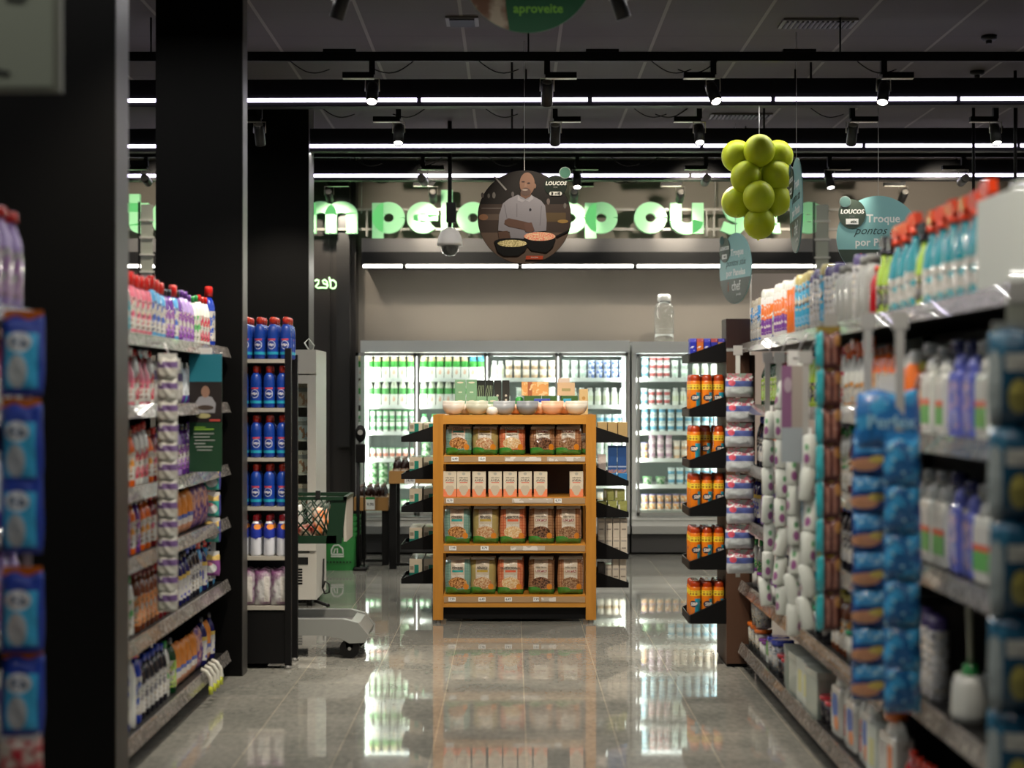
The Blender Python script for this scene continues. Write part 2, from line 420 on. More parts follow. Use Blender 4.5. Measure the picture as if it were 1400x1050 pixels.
# ceiling fittings
def vent(px, py, w_, label):
    d = (3.8-1.5)*F/(540-py); t_ = thing('ceiling_vent', label, 'ceiling vent', (X(px, d), d, 3.8), 0)
    obj('frame', MB().box((-w_/2, -.11, -.012), (w_/2, .11, -.001), M((.12, .11, .1), .5)), t_)
    s = MB().box((-w_/2+.02, -.1, -.014), (w_/2-.02, .1, -.0125), M((.06, .055, .05), .5))
    for k in range(14):
        x = -w_/2+.03+k*(w_-.06)/13; s.box((x-.006, -.09, -.02), (x+.006, .09, -.0135), BLACK)
    obj('grille', s, t_)
vent(1118, 31, .46, 'slatted ceiling air vent right of the green disc sign')
vent(1012, 158, .5, 'slatted ceiling air vent above the green balloons')
vent(632, 28, .2, 'small dark ceiling vent left of the green disc sign')
def detector(px, py, label):
    d = 2.25*F/(540-py); t_ = thing('smoke_detector', label, 'smoke detector', (X(px, d), d, 3.8), 0)
    obj('base', MB().lathe([(.05, 0), (.05, -.02), (.035, -.03)], DARK, 16), t_); obj('sensor', MB().lathe([(.02, -.03), (.018, -.05)], DARK, 12), t_)
detector(1352, 60, 'round black smoke detector at the upper right of the ceiling')
detector(1336, 107, 'round black smoke detector behind the closest track')
# ================================================================ BIG LETTER SIGN
LET = PR((.17, .60, .26), [], .5, 'letter face', 0)
lb_ = LET.node_tree.nodes['Principled BSDF']; lb_.inputs['Emission Color'].default_value = (.32, .74, .36, 1); lb_.inputs['Emission Strength'].default_value = .27
lb_.inputs['Base Color'].default_value = (.26, .60, .30, 1)
SIDE = M((.05, .12, .06), .5)
sg = thing('letter_sign', 'row of large glowing green letters high above the fridges', 'sign', (0, 14.75, Z(320, 14.75)))
U = 43*14.75/F    # x-height
def arc(cx, cz, r, a0, a1, n=20, rz=None): return [(cx+r*math.cos(math.radians(a0+(a1-a0)*k/n)), cz+(rz or r)*math.sin(math.radians(a0+(a1-a0)*k/n))) for k in range(n+1)]
def glyph(ch, x):
    m = MB(); st = .36*U; r = U/2-st/2; y0, y1 = -.06, 0
    S = lambda p, w_=st: m.stroke([(a*1.06+x, b) for a, b in p], w_, y0, y1, LET)
    if ch in 'opbé e'.replace(' ', '') or ch == 'a':
        c = U/2
        if ch in 'éeE': S(arc(c, c, r, -38, -360+8+0, 26)); S([(st*.6, c-.0), (U-st*.15, c)], st*.52)
        else: S(arc(c, c, r, 0, 360, 32))
        if ch == 'p': S([(st/2, -.33*U), (st/2, U*.97)])
        if ch == 'b': S([(st/2, 0.03*U), (st/2, U*1.38)])
        if ch == 'a': S([(U-st/2, 0), (U-st/2, U*.97)])
        if ch == 'é': S([(c, U*1.12), (c+.18*U, U*1.32)], st*.6)
        return m, U
    if ch == 'm':
        q = .62*U
        for k in range(3): S([(st/2+k*q, 0), (st/2+k*q, U*(.97 if k == 0 else .66))])
        for k in range(2): S(arc(st/2+(k+.5)*q, U*.62, q/2, 180, 0, 12, U*.62*.35+.0))
        return m, st+2*q
    if ch == 'u':
        q = .66*U; S([(st/2, U*.97), (st/2, U*.4)]); S([(st/2+q, U*.97), (st/2+q, 0)]); S(arc(st/2+q/2, U*.4, q/2, 180, 360, 12, U*.25)); return m, st+q
    if ch == 'h':
        q = .64*U; S([(st/2, U*1.38), (st/2, 0)]); S([(st/2+q, U*.62), (st/2+q, 0)]); S(arc(st/2+q/2, U*.62, q/2, 180, 0, 12, U*.22)); return m, st+q
    if ch == 'l': S([(st/2, 0), (st/2, U*1.38)]); return m, st
    if ch == 'i': S([(st/2, 0), (st/2, U*.97)]); S(arc(st/2, U*1.22, .02, 0, 360, 12), .08); return m, st
    if ch == 't':
        S([(st*.8, U*1.25), (st*.8, U*.25)]); S([(0, U*.82), (.72*U, U*.82)], st*.8); S(arc(st*.8+.2*U, U*.3, .2*U, 180, 290, 8, U*.14), st*.9); return m, .74*U
    if ch == 's':
        S([(.80*U, U*.78), (.62*U, U*.86), (.4*U, U*.85), (.27*U, U*.72), (.36*U, U*.57), (.6*U, U*.47), (.7*U, U*.3), (.58*U, U*.15), (.36*U, U*.13), (.1*U, U*.24)], st*.88); return m, .86*U
# left edges (px) of each letter read from the photograph
word = [('t', 172), ('a', 206), ('m', 252), ('b', 328), ('é', 372), ('m', 417), ('p', 509), ('e', 556), ('l', 603), ('o', 624), ('s', 691), ('h', 727), ('o', 757), ('p', 799), ('o', 866), ('u', 915), ('s', 982), ('i', 1023), ('t', 1040), ('e', 1082)]
for ch, px in word:
    m, wd = glyph(ch, 0)
    o = obj('letter', m, sg, (X(px, 14.75), 0, 0))
RL = M((.3, .28, .25), .4)
for z in (Z(287, 14.8)-Z(320, 14.75), Z(314, 14.8)-Z(320, 14.75)): obj('mounting_rail', MB().box((X(170, 14.75), .01, z-.012), (X(1150, 14.75), .04, z+.012), RL), sg)
for px in (500, 640, 770, 965, 975, 1090): obj('bracket', MB().box((X(px, 14.75), .008, -.02), (X(px, 14.75)+.02, .042, .24), RL), sg)
for px in (494, 700, 978): obj('suspension', MB().cyl((X(px, 14.75), .025, .2), (X(px, 14.75), .025, 3.8-Z(320, 14.75)), .005, STEEL, 6), sg)
# small neon script on the dark panelling, reading backwards
NE = M((.6, 1, .5), .5, emit=1.6)
mb = MB()
for pts in ([(430, 384), (433, 382), (435.5, 383.5), (435, 387), (431, 392), (434, 393.5), (440, 393), (446, 393.5), (448, 390), (447, 385.5), (443.5, 382), (440.5, 384), (442, 387.5), (447, 389)],
            [(449.5, 378.5), (451.5, 386), (451.5, 393.5)], [(451.5, 383.5), (455, 382.5), (459, 386), (459.5, 390.5), (457, 394), (453, 394)]):
    mb.tube([(X(a, 14.9), 0, Z(b, 14.9)-2.5) for a, b in pts], .008, NE, 6)
neon = obj('neon_script', mb, None, (0, 14.92, 2.5)); tag(neon, 'small green neon script reading backwards on the dark panelling', 'neon sign')
# ================================================================ REFRIGERATED CABINETS
FRW = M((.62, .64, .62), .35); FRIN = M((.78, .8, .78), .5); FRB = M((.34, .38, .35), .6); FRM = M((.42, .43, .41), .35, .4); PLINTH = M((.05, .05, .05), .5); RAILW = M((.85, .87, .85), .35)
g = bpy.data.materials.new('door glass'); g.use_nodes = True; nt = g.node_tree; nt.nodes.clear()
o_ = nt.nodes.new('ShaderNodeOutputMaterial'); mx = nt.nodes.new('ShaderNodeMixShader'); tr = nt.nodes.new('ShaderNodeBsdfTransparent'); gl = nt.nodes.new('ShaderNodeBsdfGlossy')
gl.inputs['Roughness'].default_value = .02; tr.inputs[0].default_value = (.95, .98, .96, 1); fr = nt.nodes.new('ShaderNodeFresnel'); fr.inputs[0].default_value = 1.4
nt.links.new(fr.outputs[0], mx.inputs[0]); nt.links.new(tr.outputs[0], mx.inputs[1]); nt.links.new(gl.outputs[0], mx.inputs[2]); nt.links.new(mx.outputs[0], o_.inputs[0])
GLASS = g
FD = 14.4
SHY = [517, 554, 590, 627, 663, 698]
SHZ = [Z(y, 14.5) for y in SHY]
def fridge(x0, x1, doors, label, ztop, power):
    t_ = thing('display_refrigerator', label, 'refrigerator', ((x0+x1)/2, FD, 0)); c = (x0+x1)/2
    a, b = x0-c, x1-c
    m = MB(); m.box((a, .0, .42), (a+.04, .74, ztop-.11), FRW); m.box((b-.04, 0, .42), (b, .74, ztop-.11), FRW)
    m.box((a+.04, .70, .42), (b-.04, .739, ztop-.11), FRB); m.box((a, -.01, ztop-.11), (b, .74, ztop), FRW); m.box((a, .02, .27), (b, .74, .42), FRW)
    obj('cabinet', m, t_)
    obj('lower_grille', MB().box((a, -.02, .20), (b, .05, .27), FRM).box((a, .04, .02), (b, .6, .20), PLINTH).box((a, .0, .33), (b, .02, .36), RAILW), t_)
    for i, z in enumerate(SHZ):
        s = obj('shelf', MB().box((a+.04, .12, z-.02), (b-.04, .69, z), FRIN), t_)
        obj('price_rail', MB().box((a+.045, .108, z-.034), (b-.045, .12, z+.004), RAILW), s)
    es = [x-c for x in doors]
    for i in range(len(es)-1):
        d = MB(); p, q = es[i]+.004, es[i+1]-.004; zz = ztop-.115; w_ = .024
        d.box((p, -.035, .37), (p+w_, -.005, zz), FRM); d.box((q-w_, -.035, .37), (q, -.005, zz), FRM)
        d.box((p, -.035, zz-.03), (q, -.005, zz), FRM); d.box((p, -.035, .37), (q, -.005, .40), FRM)
        dr = obj('glass_door', d, t_)
        obj('pane', MB().box((p+w_, -.024, .40), (q-w_, -.018, zz-.03), GLASS), dr)
        obj('handle', MB().cyl((q-.06, -.06, .9), (q-.06, -.06, 1.3), .009, STEEL, 8).cyl((q-.06, -.06, .92), (q-.06, -.02, .92), .006, STEEL, 6).cyl((q-.06, -.06, 1.28), (q-.06, -.02, 1.28), .006, STEEL, 6), dr)
        obj('inner_light', MB().box((p+.05, .03, zz-.03), (q-.05, .06, zz-.005), M((.95, 1, .96), .5, emit=6)), t_)
    for e in es:
        e2 = min(max(e, a+.06), b-.06)
        m = MB().box((e2-.01, .02, .45), (e2+.01, .04, ztop-.15), M((.95, 1, .96), .5, emit=4)); obj('mullion_light', m, t_)
        area('mullion_lamp', (e2, .05, (ztop+.3)/2), (PI/2, 0, 0), .06, ztop-.6, power, (.98, 1, .95), PI, t_)
    return t_
fridge(-1.42, X(861, FD), [X(486, FD), X(570, FD), X(666, FD), X(763, FD), X(859, FD)], 'long four-door white refrigerator full of dairy along the back wall', 2.01, 3.1)
fridge(X(864, FD), X(1100, FD), [X(870, FD), X(984, FD), X(1096, FD)], 'refrigerator at the right end with small stacked cups', 2.0, 3.1)
def single(name, desc, cat, mb, w): return Kind(name, desc, cat, [(name, mb)], w, True)
PW = M((.85, .85, .82), .4); GRN = M((.06, .38, .06), .4); CREAM = M((.85, .68, .42), .4)
def milk(dome, band):
    m = MB(); m.rbox((-.036, -.036, 0), (.036, .036, .105), .006, PR((.85, .84, .8), [(('e', 0, .06, .012, .022), ((.85, .35, .15), (.9, .8, .7), 60))], name='milk print'))
    m.lathe([(.034, .105), (.037, .12), (.037, .15), (.034, .16)], band, 12, cap=False); m.lathe([(.034, .16), (.03, .19), (.02, .222), (.012, .236)], dome, 12); return m
K_milk = single('milk_bottle', 'green-banded cream-topped milk bottle', 'bottle', milk(CREAM, GRN), .076)
K_milk2 = single('milk_bottle', 'blue-topped milk bottle', 'bottle', milk(M((.12, .5, .75), .4), GRN), .076)
K_milkw = single('milk_bottle', 'green-banded white-topped milk bottle', 'bottle', milk(M((.85, .9, .75), .4), M((.12, .42, .12), .4)), .076)
def cupm(body, lid, r=.03, h=.085):
    m = MB(); m.lathe([(r*.85, 0), (r, h*.92)], body, 12); m.lathe([(r*1.06, h*.92), (r*1.06, h)], lid, 12); return m
def cupk(desc, body, lid, r=.03, h=.085): return single('yogurt_cup', desc, 'cup', cupm(body, lid, r, h), r*2.3)
def band(base, c, z0=.02, z1=.05): return PR(base, [(('b', None, None, z0, z1), c)], name='cup print')
K_g = cupk('small white cup with green lid', band((.85, .85, .8), (.2, .55, .25)), M((.1, .5, .15), .4), .026, .1)
K_r = cupk('small white cup with red band', band((.85, .82, .78), (.75, .3, .22)), M((.2, .55, .25), .4), .026, .1)
K_dg = cupk('dark green patterned cup', PR(((.5, .6, .45), (.05, .2, .06), 40), [], name='cup print'), M((.2, .45, .2), .4), .045, .075)
K_pk = cupk('cream and pink yogurt cup', band((.9, .82, .72), (.85, .6, .4), .0, .03), M((.9, .8, .75), .4), .034, .085)
K_w = cupk('plain white yogurt cup', band((.85, .9, .85), (.7, .85, .75)), M((.85, .9, .85), .4), .034, .085)
K_b = cupk('white yogurt cup with blue print', PR(((.85, .88, .9), (.12, .22, .65), 35), [], name='cup print'), M((.85, .9, .95), .4), .034, .085)
K_bl = cupk('pale blue yogurt cup', band((.8, .88, .88), (.2, .5, .7)), M((.75, .88, .9), .4), .034, .08)
K_rd = cupk('white yogurt cup with red band', band((.85, .85, .85), (.6, .15, .15)), M((.85, .85, .85), .4), .032, .075)
K_or = cupk('orange printed dessert cup', PR(((.85, .75, .6), (.85, .4, .15), 40), [], name='cup print'), M((.3, .3, .7), .4), .034, .075)
K_pu = cupk('pale pink dessert cup', band((.85, .7, .75), (.6, .4, .5)), M((.85, .75, .8), .4), .034, .085)
def tallcup(desc, c, l): return single('yogurt_bottle', desc, 'bottle', MB().lathe([(.03, 0), (.032, .02), (.032, .11), (.02, .14)], c, 12).lathe([(.022, .14), (.022, .165)], l, 12), .078)
K_tw = tallcup('tall white drinking yogurt bottle', band((.85, .88, .8), (.75, .8, .6), .04, .09), M((.8, .8, .8), .4))
K_tg = tallcup('green-labelled drinking yogurt bottle', band((.8, .9, .8), (.1, .5, .15), .0, .09), M((.15, .55, .2), .4))
from collections import defaultdict
CNT = defaultdict(int)
SHN = ['top shelf', 'second shelf', 'third shelf', 'fourth shelf', 'fifth shelf', 'lowest shelf']
def frow(sh, px0, px1, kind, stack=1, where='long refrigerator', y=FD+.17):
    d = y; n = max(1, int(round((px1-px0)*d/F/kind.w))); z0 = SHZ[sh]
    h = {'milk_bottle': .236, 'yogurt_bottle': .165}.get(kind.name)
    if h is None:
        me = kind.parts[0][1]; h = max(v[2] for v in me.v) if isinstance(me, MB) else .08
    for i in range(n):
        x = X(px0, d)+(i+.5)*kind.w*((px1-px0)*d/F/kind.w/n)
        key = (kind.desc, sh, where); CNT[key] += 1; base = CNT[key]
        for s_ in range(stack):
            lv = '' if stack == 1 else (['bottom', 'middle', 'top'][s_] if stack == 3 else ['lower', 'upper'][s_])+' of stack, '
            kind.place((x, y, z0+s_*h), 0, '%s, %s%s from left, %s, %s' % (kind.desc, lv, ordn(base), SHN[sh], where), '%ss on the %s of the %s' % (kind.name.replace('_', ' '), SHN[sh], where))
frow(0, 488, 567, K_milk); frow(0, 574, 641, K_milk); frow(0, 641, 663, K_milk2)
frow(1, 488, 567, K_milkw); frow(1, 574, 663, K_milkw)
frow(2, 488, 567, K_g, 2); frow(2, 574, 600, K_tg)
frow(3, 488, 567, K_r, 1); frow(3, 574, 592, K_dg, 2)
frow(4, 488, 560, K_dg, 3); frow(5, 488, 590, K_g)
frow(0, 672, 689, K_tw); frow(0, 690, 760, K_pk, 2); frow(0, 768, 803, K_w, 2); frow(0, 803, 856, K_b, 2)
frow(1, 672, 700, K_w); frow(1, 705, 760, K_w, 2); frow(1, 768, 856, K_tw)
frow(2, 816, 856, K_bl, 2); frow(3, 816, 856, K_w, 2); frow(4, 816, 856, K_tw); frow(5, 816, 856, K_pk, 2)
RW = 'right-hand refrigerator'
frow(0, 876, 888, K_bl, 3, RW); frow(0, 888, 916, K_rd, 3, RW); frow(0, 916, 942, K_w, 3 if 0 else 2, RW); frow(0, 945, 982, K_tw, 1, RW)
frow(1, 876, 886, K_bl, 2, RW); frow(1, 886, 917, K_rd, 2, RW); frow(1, 918, 982, K_tw, 1, RW)
frow(2, 876, 982, K_bl, 3, RW)
frow(3, 876, 886, K_or, 2, RW); frow(3, 886, 920, K_pu, 3, RW); frow(3, 920, 982, K_pk, 2, RW)
frow(4, 876, 912, K_dg, 1, RW); frow(4, 912, 982, K_bl, 2, RW)
frow(5, 876, 940, K_or, 2, RW); frow(5, 940, 982, K_pk, 2, RW)
# glass jar on top of the fridge
j = thing('glass_jar', 'tall clear glass jar standing on top of the right-hand refrigerator', 'jar', (X(908, 14.6), 14.6, 2.0))
JG = M((.85, .9, .87), .04, trans=.92)
obj('body', MB().lathe([(.088, 0), (.092, .02), (.092, .07), (.087, .08), (.092, .09), (.092, .30), (.087, .31), (.092, .32), (.085, .345), (.06, .375), (.055, .39)], JG, 28), j)
obj('cap', MB().lathe([(.06, .39), (.064, .395), (.064, .44), (.056, .455)], M((.7, .72, .7), .25, .3), 24), j)
# ================================================================ WOODEN CENTRE UNIT
t = NT('pine wood', .4, .2)
wv = t.noise(3, None, 6, sc3=(9, 9, .8)); kn = t.n('ShaderNodeTexVoronoi'); kn.inputs['Scale'].default_value = 3.2; t.lk(t.co, kn.inputs['Vector'])
kd = t.math('LESS_THAN', kn.outputs[0], .055)
cw = t.mix(t.math('MULTIPLY', wv, 1.1), (.38, .145, .01), (.64, .29, .04)); PINE = t.done(t.mix(kd, cw, (.16, .035, .01)))
t = NT('pine wood', .4, .2); wv = t.noise(3, None, 6, sc3=(.8, 9, 9)); kn = t.n('ShaderNodeTexVoronoi'); kn.inputs['Scale'].default_value = 2.4; t.lk(t.co, kn.inputs['Vector'])
PINEH = t.done(t.mix(t.math('LESS_THAN', kn.outputs[0], .05), t.mix(t.math('MULTIPLY', wv, 1.1), (.44, .18, .014), (.68, .32, .05)), (.18, .04, .01)))
LIP = M((.42, .27, .14), .3, coat=.4); CLEARP = PR((.55, .48, .4), [(('n', 12, .5), (.75, .7, .65))], .15, 'plastic rail', .6)
UD = 10.1; ux0, ux1 = X(592, UD), X(815, UD); ucx = (ux0+ux1)/2
U_ = thing('wooden_shelf_unit', 'honey pine shelving unit with black back panel in the middle of the aisle', 'shelf unit', (ucx, UD, 0))
hw = (ux1-ux0)/2; PT = .067; ut = Z(567, UD)
for s_ in (-1, 1):
    for yy in (0, .42): obj('post', MB().box((s_*hw-(PT if s_ > 0 else 0), yy, .02), (s_*hw+(PT if s_ < 0 else 0), yy+.06, ut), PINE), U_)
    obj('foot', MB().lathe([(.018, 0), (.018, .02)], STEEL, 10, T=Matrix.Translation((s_*(hw-.033), .03, 0))), U_)
obj('top_board', MB().box((-hw+PT, 0, ut-.062), (hw-PT, .48, ut-.002), PINEH), U_)
obj('back_panel', MB().box((-hw+.02, .44, .05), (hw-.02, .46, ut-.06), M((.035, .02, .015), .6)), U_)
obj('base_panel', MB().box((-hw+PT, .06, .02), (hw-PT, .08, .12), BLACK), U_)
UZ = [Z(623, UD), Z(680, UD), Z(745, UD), Z(815, UD)]
for i, z in enumerate(UZ):
    th = .075 if i == 3 else .055
    s_ = obj('shelf', MB().box((-hw+PT, .03, z-.02), (hw-PT, .44, z), PINEH).box((-hw+PT, .012, z-th), (hw-PT, .03, z-.002), PINEH), U_)
    obj('price_rail', MB().box((-hw+PT+.005, .006, z-.042), (hw-PT-.005, .012, z-.004), LIP), s_)
    r = {0: [(610, 614, 0), (617, 627, 1), (654, 664, 1), (690, 740, 2), (748, 800, 2)], 1: [(610, 620, 1), (700, 756, 2), (758, 768, 1)], 2: [(614, 624, 1), (657, 668, 1), (698, 745, 2)], 3: [(613, 623, 1), (654, 664, 1), (690, 700, 1), (729, 737, 1), (740, 760, 2)]}[i]
    for a, b, k in r:
        if k == 0: continue
        q = MB(); xa, xb = X(a, UD)-ucx, X(b, UD)-ucx
        q.box((xa, .003, z-.036), (xb, .006, z-.008), PAPER if k == 1 else CLEARP)
        if k == 1: q.text(['7,99', '6,49', '12,9', '8,79'][(a+i) % 4], .02, DARK, (xa+xb)/2, .003, z-.021, off=.01, ext=.0004)
        obj('price_tag', q, s_)
# side shelves of the metal run behind the unit, with tapered black end plates
G_ = thing('black_metal_shelving', 'black metal shelving run right behind the pine unit, shelves facing both sides', 'shelf unit', (ucx, 10.62, 0))
obj('core', MB().box((-.50, 0, 0), (.50, .46, 1.34), BLACK), G_)
SD = 10.65
LZ = [Z(604, SD), Z(655, SD), Z(700, SD), Z(751, SD), Z(797.5, SD)]; RZ = [Z(605, SD), Z(664, SD), Z(707, SD), Z(764, SD), Z(803, SD)]
for sgn, zs in ((-1, LZ), (1, RZ)):
    for k, z in enumerate(zs):
        xr = .50*sgn; tip = (X(549, SD) if sgn < 0 else X(859, SD))-ucx; top = .13+(.03 if (sgn > 0 and k in (1, 3)) else 0)
        s_ = obj('shelf', MB().box((min(xr, tip), .03, z+.004), (max(xr, tip), .43, z+.014), BLACK).box((tip-.003, .03, z), (tip+.003, .43, z+.035), BLACK), G_)
        for yy in (.012, .43):
            obj('end_plate', MB().prism([(xr, z), (tip, z), (tip, z+.035), (xr, z+top)], yy, yy+.018, BLACK), s_)
# ---- goods on the pine unit
def bag(w_, h, t_, mat, wob=.012, seed=0, crimp=.9):
    rnd = random.Random(seed); m = MB(); nx, nz = 10, 12; V = []; Fc = []
    ph = [rnd.uniform(0, 6) for _ in range(4)]
    for side in (-1, 1):
        for j in range(nz+1):
            for i in range(nx+1):
                u, v = i/nx*2-1, j/nz*2-1
                b = max(0, (1-abs(u)**2.4))**.6*max(0, (1-abs(v)**3.2))**.55
                xx = u*w_/2*(1-.05*abs(v)**4+.04*math.sin(v*4+ph[0])*.4); zz = h*(v+1)/2+wob*.5*math.sin(u*5+ph[1])*(v > .7)
                yy = side*(t_/2*b+.0015)+wob*.35*math.sin(u*7+ph[2]+v*5)*b
                V.append((xx, yy, zz))
    n = (nx+1)*(nz+1)
    for j in range(nz):
        for i in range(nx):
            a = j*(nx+1)+i; Fc.append((a, a+1, a+nx+2, a+nx+1)); Fc.append((n+a, n+a+nx+1, n+a+nx+2, n+a+1))
    for j in range(nz):
        for i in (0, nx):
            a = j*(nx+1)+i; Fc.append((a, a+nx+1, n+a+nx+1, n+a))
    for i in range(nx):
        for j in (0, nz):
            a = j*(nx+1)+i; Fc.append((a, n+a, n+a+1, a+1))
    return m.add(V, Fc, mat, True)
CRM = (.58, .50, .38)
def bagprint(main, chk, food, strip_, plain=False):
    g_ = lambda c: tuple(q**1.3 for q in c)
    main, chk, food = g_(main), g_(chk), (g_(food[0]), g_(food[1]), food[2])
    L = []
    if not plain: L.append((('c', 95), chk))
    L += [(('b', -.045, .045, .09, .24), CRM), ([('b', -.042, .042, .10, .128), ('n', 160, .46)], (.72, .68, .6)), (('e', .0, .075, .06, .038), food),
          (('e', .055, .05, .018, .02), (.7, .25, .02)), (('b', None, None, -.01, .032), (.03, .20, .035)), (('e', -.05, .03, .05, .018), (.04, .28, .04)),
          (('b', -.036, .036, .145, .16), strip_), (('e', 0, .205, .011, .010), (.35, .33, .28)), (('e', 0, .205, .008, .007), CRM)]
    return PR(main, L, .18, 'bag print', .8)
BP = {'teal': bagprint((.20, .36, .32), (.38, .55, .48), ((.75, .45, .2), (.3, .13, .04), 90), (.03, .33, .30)),
      'olive': bagprint((.48, .40, .18), (.6, .55, .35), ((.55, .3, .15), (.75, .6, .4), 90), (.48, .33, .05), True),
      'coral': bagprint((.62, .17, .07), (.78, .42, .26), ((.75, .5, .25), (.85, .72, .5), 90), (.68, .12, .05)),
      'brown': bagprint((.36, .16, .07), (.64, .42, .26), ((.28, .15, .08), (.5, .35, .22), 90), (.3, .04, .03)),
      'dark': bagprint((.28, .14, .07), (.58, .40, .25), ((.1, .05, .03), (.35, .2, .12), 90), (.26, .03, .03))}
TXT = M((.06, .05, .04), .5)
def bagk(c, h, nm, seed):
    m = bag(.172, h, .075, BP[c], seed=seed)
    l = MB(); l.text('mãe terra', .018, TXT, 0, -.043, h*.79, off=.012, ext=.0004).text(nm, .021, M((.8, .75, .65), .5) if c in ('brown', 'dark') else TXT, 0, -.043, .1525 if c in ('brown', 'dark') else .172, off=.012, ext=.0004)
    f = MB().box((-.078, -.004, h-.002), (.078, .004, h+.016), M((.5, .47, .4), .25, coat=.5))
    return Kind('snack_bag', '', 'bag', [('pouch', m), ('lettering', l), ('sealed_top', f)], .18)
DESC = {'teal': 'teal checked bag', 'olive': 'cream and olive bag', 'coral': 'coral checked bag', 'brown': 'brown checked bag', 'dark': 'dark brown checked bag'}
BAGN = {'teal': 'CEREAL', 'olive': 'Granola', 'coral': 'TRADICIONAL', 'brown': 'KOFTA', 'dark': 'KOFTA'}
rows = {2: [('teal', 625), ('olive', 664), ('coral', 701), ('dark', 740), ('brown', 777)], 3: [('teal', 626), ('olive', 660), ('coral', 698), ('dark', 740), ('brown', 780)], 0: [('teal', 627), ('olive', 663), ('coral', 700), ('dark', 742), ('brown', 777)]}
for sh, L in rows.items():
    for i, (c, px) in enumerate(L):
        h = .232 if sh else .175; k = bagk(c, h-.005, BAGN[c], sh*7+i)
        nm = ['top', 'second', 'third', 'bottom'][sh]
        back = ', behind an identical fallen bag' if False else ''
        k.place((X(px, UD+.1), UD+.10+.008*(i % 2), UZ[sh]+.002), random.uniform(-.08, .08), '%s of snacks with green base, %s shelf of the pine unit' % (DESC[c], nm), 'snack bags on the pine unit', tilt=-.10 if sh == 0 else -.04)
        k2 = bagk(c, .178 if sh == 0 else h-.01, BAGN[c], sh*7+i+50)
        k2.place((X(px, UD+.1)+.008, UD+.24, UZ[sh]+.002), 0, '%s standing behind the front one, %s shelf of the pine unit' % (DESC[c], nm), 'snack bags on the pine unit', tilt=-.02)
k = bagk('brown', .15, 'KOFTA', 99); k.place((X(799, UD+.2), UD+.22, UZ[0]+.002), .3, 'half-hidden brown bag at the right end of the top shelf, pine unit', 'snack bags on the pine unit', scale=.85)
cb = MB(); cart = PR((.70, .62, .48), [(('b', None, None, -.01, .052), (.85, .26, .12)), (('e', -.010, .052, .020, .024), CRM), (('e', .010, .052, .020, .024), CRM), (('e', 0, .035, .020, .026), CRM),
     (('b', -.026, .026, .092, .097), (.7, .1, .05)), (('e', 0, .152, .011, .009), (.45, .43, .36))], .4, 'carton print', .1)
cb.rbox((-.0445, -.03, 0), (.0445, .03, .166), .002, cart)
ct = MB().text('mãe terra', .014, TXT, 0, -.0305, .127, off=.012, ext=.0003).text('AVEIA', .022, M((.12, .08, .07), .5), 0, -.0305, .108, off=.012, ext=.0003)
KC = Kind('oat_carton', 'cream and coral oat carton', 'carton', [('box', cb), ('lettering', ct)], .09)
for i, px in enumerate([615, 634, 655, 677, 697.5, 718, 739, 788]):
    KC.place((X(px, UD+.05), UD+.06, UZ[1]+.001), 0, 'cream and coral oat carton, %s from the left, second shelf of the pine unit' % ordn(i+1) if i < 7 else 'lone cream and coral oat carton right of the gap, pine unit', 'oat cartons on the pine unit')
# ---- on top of the pine unit: bowls and boxes
UT = ut-.002
def bowl(c, r=.075, h=.075):
    m = MB(); m.lathe([(r*.35, 0), (r*.72, h*.18), (r*.93, h*.55), (r, h), (r*.96, h), (r*.88, h*.55), (r*.66, h*.24), (.004, h*.12)], M(c, .35, coat=.3), 28, cap=False)
    m.lathe([(r*.35, 0), (.002, .001)], M(c, .35), 20, cap=False)
    l = MB().text('bowl', .016, TXT, .0, -r*.985, h*.68, off=.005, ext=.0003); return [('dish', m)]
BW = [(620, (.72, .64, .55), 'cream', 0), (652, (.55, .55, .43), 'pale olive', 0), (689, (.36, .38, .40), 'grey-blue', 0), (721, (.24, .26, .28), 'dark grey', 0), (755, (.80, .46, .30), 'peach', 0), (788, (.68, .63, .53), 'ivory', 0)]
for i, (px, c, nm, _) in enumerate(BW):
    k = Kind('bowl', '', 'bowl', bowl(c), .14)
    k.place((X(px, UD+.09), UD+.09, UT), 0, '%s bowl, lower of its nested pair, front row on the pine unit' % nm, 'bowls on the pine unit')
    k.place((X(px, UD+.09)+.002, UD+.09, UT+.018), 0, '%s bowl nested on top in its pair, front row on the pine unit' % nm, 'bowls on the pine unit')
for px, c, nm in ((636, (.62, .56, .5), 'beige'), (668, (.5, .55, .42), 'sage'), (705, (.80, .42, .25), 'orange'), (738, (.80, .46, .30), 'peach'), (771, (.78, .42, .26), 'coral')):
    k = Kind('bowl', '', 'bowl', bowl(c, .07, .07), .14); k.place((X(px, UD+.25), UD+.25, UT), 0, '%s bowl in the second row behind the front bowls' % nm, 'bowls on the pine unit')
def pbox(name, px0, px1, py0, py1, d, dep, mat, label, cat='box', extra=None, group='boxes on top of the pine unit'):
    z0, z1 = Z(py1, d), Z(py0, d); z0 = max(z0, UT) if abs(z0-UT) < .03 else z0
    x0, x1 = X(px0, d), X(px1, d); c = (x0+x1)/2
    m = MB().rbox((x0-c, 0, 0), (x1-c, dep, z1-z0), .003, mat)
    if extra: extra(m, x1-x0, z1-z0)
    o = obj(name, m, None, (c, d, z0)); return tag(o, label, cat, group)
BD = UD+.36
SAGE = PR((.22, .42, .25), [(('e', 0, .09, .022, .006), (.75, .7, .55)), (('b', -.012, .012, .02, .028), (.6, .7, .55))], .4, 'box print')
